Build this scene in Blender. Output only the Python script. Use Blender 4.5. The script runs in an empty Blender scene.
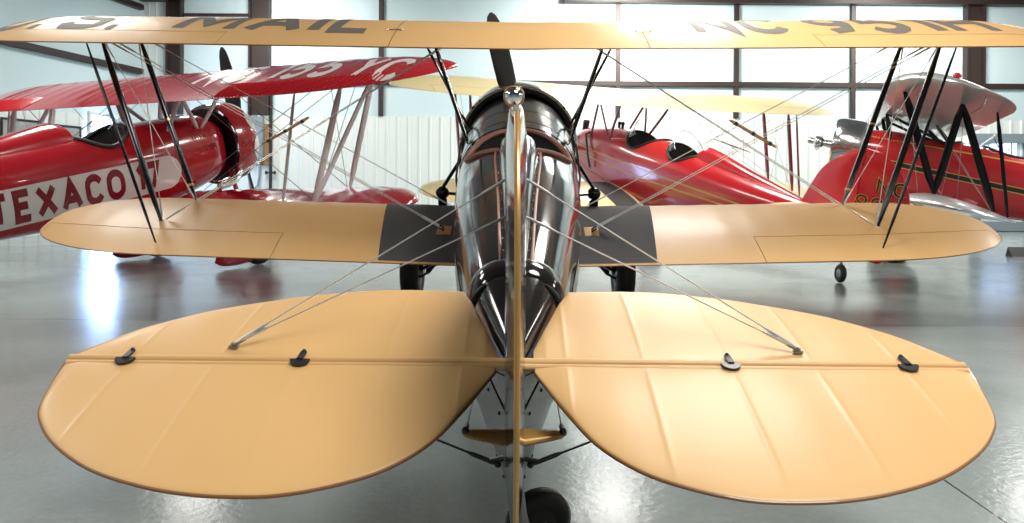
import bpy, bmesh, math, random
from mathutils import Vector, Matrix
random.seed(7)
PI = math.pi
R = math.radians
scene = bpy.context.scene
C = scene.collection

# ------------------------------------------------------------------ camera
CAM_H = 1.34
cam_d = bpy.data.cameras.new('camera')
cam_d.sensor_width = 36.0
cam_d.lens = 36.0 * 750.0 / 1024.0
cam_d.shift_y = -81.5 / 1024.0
cam_d.clip_end = 200
cam = bpy.data.objects.new('camera', cam_d)
C.objects.link(cam)
cam.matrix_world = Matrix.Translation((0, 0, CAM_H)) @ Matrix.Rotation(PI / 2, 4, 'X') @ Matrix.Rotation(R(0.4), 4, 'Z')
scene.camera = cam

# ------------------------------------------------------------------ view, world, lamps
scene.view_settings.view_transform = 'Standard'
scene.view_settings.look = 'None'
scene.view_settings.gamma = 1.0
scene.view_settings.use_curve_mapping = False
scene.view_settings.exposure = 0.45
world = bpy.data.worlds.new('world')
scene.world = world
world.use_nodes = True
world.node_tree.nodes['Background'].inputs[0].default_value = (0.75, 0.85, 1.0, 1)
world.node_tree.nodes['Background'].inputs[1].default_value = 0.3


def lamp(x, y, z, power, size=0.9, col=(1.0, 0.97, 0.92), aim=None):  # serves the high bay rows and the added wall lights
    d = bpy.data.lights.new('bay_or_added_light', 'AREA')
    d.shape = 'DISK'
    d.size = size
    d.energy = power
    d.color = col
    o = bpy.data.objects.new('bay_or_added_light', d)
    C.objects.link(o)
    o.location = (x, y, z)
    if aim:
        v = Vector(aim) - Vector((x, y, z))
        o.rotation_euler = v.to_track_quat('-Z', 'Y').to_euler()
    return o


# rows of high bay lamps under the hangar roof
for (lx, ly, lp, ls) in ((-7.4, 17.6, 80, 1.2), (2.4, 17.6, 110, 1.2), (12.3, 17.6, 90, 1.2),
                         (-7.4, 12.2, 190, 2.2), (2.9, 12.2, 260, 2.2), (12.3, 12.2, 220, 2.2),
                         (-7.4, 6.3, 140, 2.0), (2.4, 6.3, 210, 2.0), (12.3, 6.3, 230, 2.0),
                         (-7.4, 0.0, 230, 3.0), (2.4, 0.0, 340, 3.0), (12.3, 0.0, 300, 3.0)):
    lamp(lx, ly, 6.25, lp, ls)
# added lights that brighten the back wall, not part of the lamp rows
for (lx, lp) in ((-6.0, 170), (3.0, 520), (10.5, 250)):
    lamp(lx, 18.2, 6.4, lp, 1.6, aim=(lx + 0.3, 21.0, 2.6))


# ------------------------------------------------------------------ materials
def mat(name, col, rough=0.4, metal=0.0, coat=0.0, spec=0.5, bump=None, vary=None, trans=0.0, ior=1.5, emit=None, coat_rough=0.05):
    m = bpy.data.materials.new(name)
    m.use_nodes = True
    nt = m.node_tree
    b = nt.nodes['Principled BSDF']
    b.inputs['Base Color'].default_value = (*col, 1)
    b.inputs['Roughness'].default_value = rough
    b.inputs['Metallic'].default_value = metal
    b.inputs['Coat Weight'].default_value = coat
    b.inputs['Coat Roughness'].default_value = coat_rough
    b.inputs['Specular IOR Level'].default_value = spec
    b.inputs['IOR'].default_value = ior
    b.inputs['Transmission Weight'].default_value = trans
    if emit:
        b.inputs['Emission Color'].default_value = (*emit[0], 1)
        b.inputs['Emission Strength'].default_value = emit[1]
    tc = nt.nodes.new('ShaderNodeTexCoord')
    if vary:                                     # (scale, amount): gentle mottling of the colour
        n = nt.nodes.new('ShaderNodeTexNoise')
        n.inputs['Scale'].default_value = vary[0]
        n.inputs['Detail'].default_value = 4
        r = nt.nodes.new('ShaderNodeMapRange')
        r.inputs['To Min'].default_value = 1 - vary[1]
        r.inputs['To Max'].default_value = 1 + vary[1]
        h = nt.nodes.new('ShaderNodeHueSaturation')
        h.inputs['Color'].default_value = (*col, 1)
        nt.links.new(tc.outputs['Object'], n.inputs['Vector'])
        nt.links.new(n.outputs['Fac'], r.inputs['Value'])
        nt.links.new(r.outputs['Result'], h.inputs['Value'])
        nt.links.new(h.outputs['Color'], b.inputs['Base Color'])
    if bump:                                     # (scale, strength)
        n = nt.nodes.new('ShaderNodeTexNoise')
        n.inputs['Scale'].default_value = bump[0]
        n.inputs['Detail'].default_value = 3
        bp = nt.nodes.new('ShaderNodeBump')
        bp.inputs['Strength'].default_value = bump[1]
        bp.inputs['Distance'].default_value = 0.01
        nt.links.new(tc.outputs['Object'], n.inputs['Vector'])
        nt.links.new(n.outputs['Fac'], bp.inputs['Height'])
        nt.links.new(bp.outputs['Normal'], b.inputs['Normal'])
    return m


M = {}
M['tan'] = mat('tan_doped_fabric', (0.65, 0.395, 0.16), 0.45, coat=0.1, coat_rough=0.2, vary=(3.0, 0.04), bump=(420, 0.02))
M['tan_edge'] = mat('brown_edge_tape', (0.24, 0.10, 0.03), 0.4, coat=0.3)
M['gold'] = mat('gold_paint', (0.46, 0.25, 0.07), 0.3, metal=0.35, coat=0.5)
M['walk'] = mat('grey_walkway_grit', (0.050, 0.050, 0.052), 0.75, bump=(300, 0.25), vary=(4, 0.12))
M['grey_letter'] = mat('grey_letter_paint', (0.14, 0.127, 0.11), 0.6, spec=0.25)
M['black'] = mat('gloss_black_paint', (0.009, 0.008, 0.008), 0.10, coat=0.0, spec=0.5, ior=1.4)
M['black_strut'] = mat('black_strut_enamel', (0.005, 0.005, 0.006), 0.14, spec=0.3)
M['satin_black'] = mat('satin_black', (0.012, 0.012, 0.012), 0.5)
M['rubber'] = mat('tyre_rubber', (0.016, 0.015, 0.014), 0.6, bump=(90, 0.15))
M['dark'] = mat('dark_cockpit', (0.01, 0.009, 0.008), 0.7)
M['leather'] = mat('brown_leather', (0.16, 0.055, 0.035), 0.42, bump=(160, 0.2))
M['trimline'] = mat('reddish_piping', (0.34, 0.15, 0.10), 0.4)
M['steel'] = mat('bright_steel', (0.75, 0.76, 0.78), 0.22, metal=1.0)
M['wire'] = mat('streamline_wire', (0.78, 0.78, 0.76), 0.35, metal=0.8)
M['dull_wire'] = mat('dull_wire', (0.30, 0.29, 0.27), 0.4, metal=0.8)
M['gunmetal'] = mat('gunmetal', (0.05, 0.05, 0.055), 0.35, metal=0.6)
M['chrome'] = mat('chrome', (0.82, 0.82, 0.83), 0.06, metal=1.0)
M['dark_chrome'] = mat('smoked_chrome', (0.40, 0.39, 0.385), 0.17, metal=1.0)
M['alu'] = mat('polished_aluminium', (0.70, 0.71, 0.73), 0.2, metal=1.0, bump=(6, 0.08))
M['tail_grey'] = mat('tail_reflection_grey', (0.17, 0.175, 0.18), 0.4, coat=0.2)
M['grey_metal'] = mat('grey_painted_metal', (0.30, 0.31, 0.32), 0.3, metal=0.3, coat=0.4)
M['red'] = mat('gloss_red_paint', (0.47, 0.010, 0.020), 0.22, coat=0.9, coat_rough=0.05, vary=(1.5, 0.03))
M['red2'] = mat('deep_red_paint', (0.50, 0.012, 0.018), 0.25, coat=0.8, coat_rough=0.06)
M['maroon'] = mat('maroon_strut_paint', (0.16, 0.006, 0.012), 0.3, coat=0.5)
M['cream'] = mat('cream_fabric', (0.84, 0.72, 0.38), 0.4, coat=0.4, coat_rough=0.2, vary=(2, 0.03))
M['silver'] = mat('silver_doped_fabric', (0.60, 0.60, 0.61), 0.28, metal=0.55, coat=0.6)
M['white_paint'] = mat('white_paint', (0.80, 0.78, 0.74), 0.3, coat=0.5)
M['letter_red'] = mat('dark_red_letter_paint', (0.24, 0.006, 0.015), 0.3, coat=0.5)
M['yellow'] = mat('yellow_stripe_paint', (0.62, 0.36, 0.05), 0.35, coat=0.4)
M['strut_grey'] = mat('light_grey_strut_paint', (0.62, 0.61, 0.62), 0.4, coat=0.2)
M['wood'] = mat('varnished_wood', (0.42, 0.22, 0.09), 0.35, coat=0.5, vary=(12, 0.2))
M['glass'] = mat('windscreen_glass', (0.95, 0.97, 0.97), 0.03, trans=1.0, ior=1.35)
M['amber'] = mat('amber_glass', (0.8, 0.45, 0.12), 0.1, coat=1.0)
M['nav_red'] = mat('red_lamp_glass', (0.6, 0.01, 0.02), 0.15, coat=1.0)
M['panel'] = mat('pale_insulation_panel', (0.56, 0.70, 0.73), 0.55, vary=(0.6, 0.03))
M['liner'] = mat('white_liner_steel', (0.70, 0.76, 0.74), 0.35, coat=0.2)
M['brown'] = mat('brown_steel', (0.032, 0.019, 0.017), 0.5)
M['ceil'] = mat('roof_insulation', (0.16, 0.165, 0.17), 0.7)
M['boxgrey'] = mat('grey_enclosure_paint', (0.22, 0.27, 0.30), 0.4)
M['ply'] = mat('plywood', (0.30, 0.16, 0.07), 0.6, vary=(6, 0.2))
M['paper'] = mat('grey_photo_print', (0.33, 0.35, 0.34), 0.3, vary=(5.0, 0.7))
M['daylight'] = mat('daylight_glass', (0.5, 0.6, 0.8), 0.1, emit=((0.36, 0.56, 1.0), 12.0))
M['daylight_soft'] = mat('daylight_glass_soft', (0.4, 0.5, 0.7), 0.1, emit=((0.45, 0.65, 1.0), 1.6))


def floor_material():
    m = bpy.data.materials.new('polished_grey_floor')
    m.use_nodes = True
    nt = m.node_tree
    N, L = nt.nodes, nt.links
    b = N['Principled BSDF']
    tc = N.new('ShaderNodeTexCoord')
    n1 = N.new('ShaderNodeTexNoise'); n1.inputs['Scale'].default_value = 1.1; n1.inputs['Detail'].default_value = 6
    n2 = N.new('ShaderNodeTexNoise'); n2.inputs['Scale'].default_value = 26; n2.inputs['Detail'].default_value = 5
    for n in (n1, n2):
        L.new(tc.outputs['Object'], n.inputs['Vector'])
    ramp = N.new('ShaderNodeValToRGB')
    ramp.color_ramp.elements[0].position = 0.3; ramp.color_ramp.elements[0].color = (0.225, 0.265, 0.26, 1)
    ramp.color_ramp.elements[1].position = 0.72; ramp.color_ramp.elements[1].color = (0.315, 0.36, 0.352, 1)
    mx = N.new('ShaderNodeMix'); mx.inputs[0].default_value = 0.3
    L.new(n1.outputs['Fac'], mx.inputs[2]); L.new(n2.outputs['Fac'], mx.inputs[3])
    L.new(mx.outputs[0], ramp.inputs[0])
    sep = N.new('ShaderNodeSeparateXYZ'); L.new(tc.outputs['Object'], sep.inputs[0])

    def line(out, off):
        a = N.new('ShaderNodeMath'); a.operation = 'ADD'; a.inputs[1].default_value = 490 - off + 4.9
        L.new(out, a.inputs[0])
        w = N.new('ShaderNodeMath'); w.operation = 'MODULO'; w.inputs[1].default_value = 9.8
        L.new(a.outputs[0], w.inputs[0])
        s = N.new('ShaderNodeMath'); s.operation = 'SUBTRACT'; s.inputs[1].default_value = 4.9
        L.new(w.outputs[0], s.inputs[0])
        ab = N.new('ShaderNodeMath'); ab.operation = 'ABSOLUTE'; L.new(s.outputs[0], ab.inputs[0])
        lt = N.new('ShaderNodeMath'); lt.operation = 'LESS_THAN'; lt.inputs[1].default_value = 0.006
        L.new(ab.outputs[0], lt.inputs[0])
        return lt.outputs[0]
    mxm = N.new('ShaderNodeMath'); mxm.operation = 'MAXIMUM'
    L.new(line(sep.outputs[0], 1.96), mxm.inputs[0]); L.new(line(sep.outputs[1], 7.05), mxm.inputs[1])
    cm = N.new('ShaderNodeMix'); cm.data_type = 'RGBA'
    L.new(mxm.outputs[0], cm.inputs[0]); L.new(ramp.outputs[0], cm.inputs[6])
    cm.inputs[7].default_value = (0.05, 0.05, 0.05, 1)
    L.new(cm.outputs[2], b.inputs['Base Color'])
    rr = N.new('ShaderNodeMapRange'); rr.inputs['To Min'].default_value = 0.13; rr.inputs['To Max'].default_value = 0.27
    L.new(n1.outputs['Fac'], rr.inputs['Value']); L.new(rr.outputs[0], b.inputs['Roughness'])
    b.inputs['Specular IOR Level'].default_value = 0.4
    b.inputs['Coat Weight'].default_value = 0.12
    b.inputs['Coat Roughness'].default_value = 0.12
    bp = N.new('ShaderNodeBump'); bp.inputs['Strength'].default_value = 0.10; bp.inputs['Distance'].default_value = 0.02
    L.new(n2.outputs['Fac'], bp.inputs['Height']); L.new(bp.outputs[0], b.inputs['Normal'])
    return m


M['floor'] = floor_material()


# ------------------------------------------------------------------ mesh helpers
class MB:
    def __init__(s):
        s.v = []; s.f = []

    def add(s, verts, faces):
        o = len(s.v)
        s.v += [tuple(v) for v in verts]
        s.f += [tuple(i + o for i in f) for f in faces]
        return s

    def grid(s, rows, closed_u=False, flip=False, skip=None):
        """rows of equal length lists of points"""
        o = len(s.v); n = len(rows[0])
        for r_ in rows:
            s.v += [tuple(p) for p in r_]
        for i in range(len(rows) - 1):
            for j in range(n if closed_u else n - 1):
                if skip and skip(i, j):
                    continue
                k = (j + 1) % n
                q = (o + i * n + j, o + i * n + k, o + (i + 1) * n + k, o + (i + 1) * n + j)
                s.f.append(q[::-1] if flip else q)
        return s

    def loft(s, rings, cap=(True, True), flip=False):
        o = len(s.v); n = len(rings[0])
        s.grid(rings, True, flip)
        if cap[0]:
            q = tuple(range(o, o + n)); s.f.append(q if flip else q[::-1])
        if cap[1]:
            e = o + (len(rings) - 1) * n
            q = tuple(range(e, e + n)); s.f.append(q[::-1] if flip else q)
        return s

    def tube(s, pts, r, n=8, flat=None, flat_dir=None, cap=True):
        """round tube, or an oval one: flat = (half width along flat_dir, half width across)"""
        pts = [Vector(p) for p in pts]
        rings = []
        up = None
        for i, p in enumerate(pts):
            t = (pts[min(i + 1, len(pts) - 1)] - pts[max(i - 1, 0)]).normalized()
            if flat_dir is not None:
                a = Vector(flat_dir); a = (a - t * a.dot(t)).normalized()
            else:
                if up is None:
                    up = Vector((0, 0, 1)) if abs(t.z) < 0.9 else Vector((0, 1, 0))
                a = (up - t * up.dot(t)).normalized(); up = a
            b = t.cross(a)
            ri = r[i] if isinstance(r, (list, tuple)) else r
            ra, rb = (flat if flat else (ri, ri))
            rings.append([p + a * ra * math.cos(2 * PI * k / n) + b * rb * math.sin(2 * PI * k / n) for k in range(n)])
        return s.loft(rings, (cap, cap))

    def lathe(s, prof, mtx=None, n=32, cap=(False, False)):
        """prof: (radius, height along the axis); the axis is local +Y through mtx"""
        mtx = mtx or Matrix.Identity(4)
        rings = [[mtx @ Vector((r * math.sin(2 * PI * k / n), h, r * math.cos(2 * PI * k / n))) for k in range(n)] for r, h in prof]
        return s.loft(rings, cap)

    def box(s, c, d, mtx=None, b=0.0):
        """box with chamfered edges"""
        bm = bmesh.new()
        bmesh.ops.create_cube(bm, size=1.0)
        for v in bm.verts:
            v.co = Vector((v.co.x * d[0], v.co.y * d[1], v.co.z * d[2]))
        if b > 0:
            bmesh.ops.bevel(bm, geom=bm.edges[:], offset=b, segments=2, affect='EDGES')
        bm.verts.index_update()
        vs = []
        for v in bm.verts:
            p = v.co + Vector(c)
            vs.append(mtx @ p if mtx else p)
        s.add(vs, [[v.index for v in f.verts] for f in bm.faces])
        bm.free()
        return s

    def ball(s, c, r, sc=(1, 1, 1), n=16):
        rows = []
        for i in range(n + 1):
            a = PI * i / n
            rr = max(math.sin(a), 0.001)
            rows.append([Vector(c) + Vector((r * sc[0] * rr * math.cos(2 * PI * k / (2 * n)), r * sc[1] * rr * math.sin(2 * PI * k / (2 * n)), r * sc[2] * math.cos(a))) for k in range(2 * n)])
        return s.loft(rows, (True, True), flip=True)

    def build(s, name, m, parent=None, smooth=True, angle=35):
        me = bpy.data.meshes.new(name)
        me.from_pydata(s.v, [], s.f)
        me.validate()
        bm = bmesh.new(); bm.from_mesh(me)
        bmesh.ops.remove_doubles(bm, verts=bm.verts[:], dist=1e-6)
        bmesh.ops.recalc_face_normals(bm, faces=bm.faces[:])
        bm.to_mesh(me); bm.free()
        if smooth:
            me.shade_smooth()
            me.set_sharp_from_angle(angle=R(angle))
        me.materials.append(M[m] if isinstance(m, str) else m)
        o = bpy.data.objects.new(name, me)
        C.objects.link(o)
        if parent:
            o.parent = parent
        return o


def thing(name, label, cat, mtx=None, group=None):
    o = bpy.data.objects.new(name, None)
    o.empty_display_size = 0.3
    C.objects.link(o)
    if mtx is not None:
        o.matrix_world = mtx
    o['label'] = label; o['category'] = cat
    if group:
        o['group'] = group
    return o


def tag(o, label, cat, group=None):
    o['label'] = label; o['category'] = cat
    if group:
        o['group'] = group
    return o


def struct(o):
    o['kind'] = 'structure'
    return o


def lerp(a, b, t):
    return a + (b - a) * t


def interp(tab, x):
    """smooth (Catmull-Rom style) interpolation of rows (x, a, b, ...)"""
    if x <= tab[0][0]:
        return list(tab[0][1:])
    if x >= tab[-1][0]:
        return list(tab[-1][1:])
    for i in range(len(tab) - 1):
        if tab[i][0] <= x <= tab[i + 1][0]:
            break
    x0, x1 = tab[i][0], tab[i + 1][0]
    h = x1 - x0; t = (x - x0) / h
    out = []
    for k in range(1, len(tab[0])):
        p0, p1 = tab[i][k], tab[i + 1][k]
        d = (p1 - p0) / h
        m0 = d if i == 0 else 0.5 * (d + (p0 - tab[i - 1][k]) / (x0 - tab[i - 1][0]))
        m1 = d if i == len(tab) - 2 else 0.5 * (d + (tab[i + 2][k] - p1) / (tab[i + 2][0] - x1))
        if (i and (p0 - tab[i - 1][k]) * d <= 0) or d == 0:
            m0 = 0 if i else m0
        if (i < len(tab) - 2 and (tab[i + 2][k] - p1) * d <= 0) or d == 0:
            m1 = 0 if i < len(tab) - 2 else m1
        t2, t3 = t * t, t * t * t
        out.append((2 * t3 - 3 * t2 + 1) * p0 + (t3 - 2 * t2 + t) * h * m0 + (-2 * t3 + 3 * t2) * p1 + (t3 - t2) * h * m1)
    return out


def lin(tab, x):
    if x <= tab[0][0]:
        return tab[0][1]
    for (a, p), (b, q) in zip(tab, tab[1:]):
        if x <= b:
            return p + (q - p) * (x - a) / (b - a)
    return tab[-1][1]


# ------------------------------------------------------------------ block letters (strokes), draped on a surface
def arc(cx, cy, rx, ry, a0, a1, n=8):
    return [(cx + rx * math.cos(R(a0 + (a1 - a0) * i / n)), cy + ry * math.sin(R(a0 + (a1 - a0) * i / n))) for i in range(n + 1)]


GLYPH = {   # width, list of (polyline, closed)
    'A': (0.74, [([(0, 0), (0.37, 1), (0.74, 0)], 0), ([(0.13, 0.32), (0.61, 0.32)], 0)]),
    'C': (0.66, [(arc(0.33, 0.66, 0.33, 0.34, 20, 180, 7) + arc(0.33, 0.34, 0.33, 0.34, 180, 340, 7), 0)]),
    'E': (0.54, [([(0.54, 1), (0, 1), (0, 0), (0.54, 0)], 0), ([(0, 0.52), (0.46, 0.52)], 0)]),
    'H': (0.62, [([(0, 0), (0, 1)], 0), ([(0.62, 0), (0.62, 1)], 0), ([(0, 0.5), (0.62, 0.5)], 0)]),
    'I': (0.0, [([(0, 0), (0, 1)], 0)]),
    'L': (0.54, [([(0, 1), (0, 0), (0.54, 0)], 0)]),
    'M': (0.84, [([(0, 0), (0, 1), (0.42, 0.25), (0.84, 1), (0.84, 0)], 0)]),
    'N': (0.64, [([(0, 0), (0, 1), (0.64, 0), (0.64, 1)], 0)]),
    'O': (0.70, [(arc(0.35, 0.64, 0.35, 0.36, 0, 180, 8) + arc(0.35, 0.36, 0.35, 0.36, 180, 360, 8), 1)]),
    'S': (0.60, [([(0.60, 0.80), (0.52, 1), (0.10, 1), (0, 0.9), (0, 0.62), (0.10, 0.53), (0.50, 0.47), (0.60, 0.38), (0.60, 0.1), (0.50, 0), (0.08, 0), (0, 0.2)], 0)]),
    'T': (0.62, [([(0, 1), (0.62, 1)], 0), ([(0.31, 1), (0.31, 0)], 0)]),
    'U': (0.62, [([(0, 1)] + arc(0.31, 0.3, 0.31, 0.3, 180, 360, 8) + [(0.62, 1)], 0)]),
    'X': (0.68, [([(0, 0), (0.68, 1)], 0), ([(0, 1), (0.68, 0)], 0)]),
    'Y': (0.66, [([(0, 1), (0.33, 0.48), (0.66, 1)], 0), ([(0.33, 0.48), (0.33, 0)], 0)]),
    '0': (0.58, [(arc(0.29, 0.68, 0.29, 0.32, 0, 180, 7) + arc(0.29, 0.32, 0.29, 0.32, 180, 360, 7), 1)]),
    '1': (0.22, [([(0, 0.78), (0.22, 1), (0.22, 0)], 0)]),
    '4': (0.62, [([(0.48, 0), (0.48, 1), (0, 0.3), (0.62, 0.3)], 0)]),
    '5': (0.58, [([(0.54, 1), (0.06, 1), (0.02, 0.56), (0.3, 0.63)] + arc(0.28, 0.31, 0.30, 0.31, 60, -150, 8), 0)]),
    '6': (0.58, [([(0.5, 1), (0.25, 0.85), (0.02, 0.45)] + arc(0.29, 0.3, 0.29, 0.3, 160, 500, 12), 0)]),
    '7': (0.56, [([(0, 1), (0.56, 1), (0.18, 0)], 0)]),
    '9': (0.58, [(arc(0.29, 0.7, 0.29, 0.3, -20, -340, 12) + [(0.55, 0.5), (0.42, 0.1), (0.12, 0)], 0)]),
    '.': (0.0, [([(-0.07, 0.0), (0.07, 0.0)], 0)]),
}


def strokes(poly, closed, h):
    """quads (four 2-D corners) of a mitred stroke of half width h"""
    P = [Vector((x, y)) for x, y in poly]
    if closed and (P[0] - P[-1]).length < 1e-6:
        P = P[:-1]
    n = len(P)
    Lft, Rgt = [], []
    for i in range(n):
        if closed:
            a, b = P[i - 1], P[(i + 1) % n]
        else:
            a, b = P[max(i - 1, 0)], P[min(i + 1, n - 1)]
        d1 = (P[i] - a).normalized() if (P[i] - a).length > 1e-9 else None
        d2 = (b - P[i]).normalized() if (b - P[i]).length > 1e-9 else None
        d1 = d1 or d2; d2 = d2 or d1
        n1, n2 = Vector((-d1.y, d1.x)), Vector((-d2.y, d2.x))
        m = (n1 + n2)
        m = m.normalized() if m.length > 1e-6 else n1
        k = h / max(0.42, m.dot(n1))
        Lft.append(P[i] + m * k); Rgt.append(P[i] - m * k)
    out = []
    for i in range(n if closed else n - 1):
        j = (i + 1) % n
        out.append((Rgt[i], Rgt[j], Lft[j], Lft[i]))
    return out


def text_quads(txt, height, th, gap=0.26, sx=1.0, space=0.5):
    """list of quads and the total width; th: stroke half width as a share of the height"""
    x = th
    quads = []
    k = 1 - 2 * th
    for ch in txt:
        if ch == ' ':
            x += space * sx; continue
        w, pl = GLYPH[ch]
        w_ = w * sx
        for poly, closed in pl:
            pp = [(x + px * sx, th + py * k) for px, py in poly]
            for q in strokes(pp, closed, th):
                quads.append([(c[0] * height, c[1] * height) for c in q])
        x += w_ + 2 * th + gap * sx * 0.5
    return quads, x * height


def drape(mb, quads, fn, step=0.06):
    """each planar quad cut into cells and laid on fn(u, v) -> 3-D point"""
    for q in quads:
        a, b, c, d = [Vector(p) for p in q]
        nu = max(1, math.ceil(max((b - a).length, (c - d).length) / step))
        nv = max(1, math.ceil(max((d - a).length, (c - b).length) / step))
        rows = []
        for i in range(nu + 1):
            s_ = i / nu
            p0, p1 = a.lerp(b, s_), d.lerp(c, s_)
            rows.append([fn(*p0.lerp(p1, j / nv)) for j in range(nv + 1)])
        mb.grid(rows)
    return mb


# ------------------------------------------------------------------ aircraft builders (body frame: +y to the nose, +z up, x to starboard)
def foil(c):
    if c < 0.3:
        return math.sqrt(max(0, 1 - ((0.3 - c) / 0.3) ** 2))
    return 1 - ((c - 0.3) / 0.7) ** 1.75


class Wing:
    def __init__(s, y_le, z, chord, semi, dih=1.0, t=0.115, kle=0.45, x_le=None, x_te=None, rib=0.36, sag=0.004, p=2.2, wash=0.0, inc=0.0):
        s.y_le, s.z, s.chord, s.semi, s.dih, s.t, s.kle = y_le, z, chord, semi, math.tan(R(dih)), t, kle
        s.x_le = semi * 0.80 if x_le is None else x_le
        s.x_te = semi * 0.72 if x_te is None else x_te
        s.rib, s.sag, s.p, s.wash, s.inc = rib, sag, p, math.tan(R(wash)), math.tan(R(inc))

    def lims(s, x):
        ax = min(abs(x), s.semi)
        le, te = s.y_le, s.y_le - s.chord
        u = max(0, (ax - s.x_le) / (s.semi - s.x_le)); le -= s.chord * s.kle * (1 - math.sqrt(max(0, 1 - u ** s.p)))
        u = max(0, (ax - s.x_te) / (s.semi - s.x_te)); te += s.chord * (1 - s.kle) * (1 - math.sqrt(max(0, 1 - u ** s.p)))
        return le, te

    def pt(s, x, c, up=True, off=0.0):
        le, te = s.lims(x)
        ch = max(le - te, 0.004)
        y = le - ch * c
        z = s.z + abs(x) * s.dih + (y - s.y_le) * -s.wash * abs(x) / s.semi + (y - s.y_le + s.chord) * s.inc
        f = foil(c)
        if up:
            z += s.t * ch * f + 0.003
            z -= s.sag * math.sin(PI * x / s.rib) ** 2 * min(1, f * 1.5) * min(1, ch / s.chord * 2)
        else:
            z -= s.t * 0.16 * ch * f + 0.003
        return Vector((x, y, z + off))

    def on(s, x, y, off=0.002):
        """surface point above body (x, y)"""
        le, te = s.lims(x)
        return s.pt(x, min(1, max(0, (le - y) / max(le - te, 1e-4))), True, off)

    def stations(s, x0, x1, extra=()):
        n = max(2, int(abs(x1 - x0) / (s.rib / 6)))
        xs = [x0 + (x1 - x0) * i / n for i in range(n + 1)]
        for e in (1, -1):
            if min(x0, x1) <= e * s.semi <= max(x0, x1):
                xs += [e * s.semi * (1 - 0.06 * (k / 9) ** 2) for k in range(10)]
        xs += list(extra)
        xs = sorted(set(round(x, 5) for x in xs))
        return xs

    def build(s, name, m, parent, x0, x1, ail=None, ail_name='aileron', m_ail=None, edge=None):
        """ail: list of (xa, xb, hinge chord share); each becomes a child of the panel"""
        ail = ail or []
        ex = []
        for (xa, xb, h) in ail:
            ex += [xa, xb]
        xs = s.stations(x0, x1, ex)
        cs = [0.5 * (1 - math.cos(PI * i / 40)) for i in range(41)]
        hs = sorted(set(a[2] for a in ail))
        for h in hs:
            cs = [c for c in cs if abs(c - h) > 0.012] + [h - 0.004, h + 0.004]
        cs = sorted(cs)
        w = MB()
        up = [[s.pt(x, c, True) for c in cs] for x in xs]
        lo = [[s.pt(x, c, False) for c in cs] for x in xs]

        def in_ail(i, j):
            xm = 0.5 * (xs[i] + xs[i + 1]); cm = 0.5 * (cs[j] + cs[j + 1])
            return any(min(a[0], a[1]) < xm < max(a[0], a[1]) and cm > a[2] - 0.004 for a in ail)
        w.grid(up, skip=in_ail); w.grid(lo, flip=True, skip=in_ail)
        for row_u, row_l in ((up[0], lo[0]), (up[-1], lo[-1])):
            w.grid([row_u, row_l])
        w.grid([[r_[-1] for r_ in up], [r_[-1] for r_ in lo]], skip=lambda i, j: in_ail(j, len(cs) - 2))
        for a in ail:                                       # close the cove ahead of and beside the aileron
            lo_x, hi_x = min(a[0], a[1]), max(a[0], a[1])
            idx = [i for i, x in enumerate(xs) if lo_x - 1e-6 <= x <= hi_x + 1e-6]
            k = cs.index(a[2] - 0.004)
            w.grid([[up[i][k] for i in idx], [lo[i][k] for i in idx]])
        o = w.build(name, m, parent, angle=50)
        for a in ail:
            lo_x, hi_x = min(a[0], a[1]) + 0.006, max(a[0], a[1]) - 0.006
            ax = s.stations(lo_x, hi_x)
            ac = [c for c in cs if c >= a[2] + 0.0039]
            q = MB()
            u = [[s.pt(x, c, True) for c in ac] for x in ax]; l = [[s.pt(x, c, False) for c in ac] for x in ax]
            q.grid(u); q.grid(l, flip=True)
            q.grid([u[0], l[0]]); q.grid([u[-1], l[-1]])
            q.grid([[r_[0] for r_ in u], [r_[0] for r_ in l]]); q.grid([[r_[-1] for r_ in u], [r_[-1] for r_ in l]])
            q.build(ail_name, m_ail or m, o, angle=50)
        if edge:
            e = MB()
            ee = [x for x in xs]
            e.tube([s.pt(x, 1.0, True) + Vector((0, -0.002, -0.004)) for x in ee], 0.006, 6)
            e.build('trailing_edge', edge, o)
        return o


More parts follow.
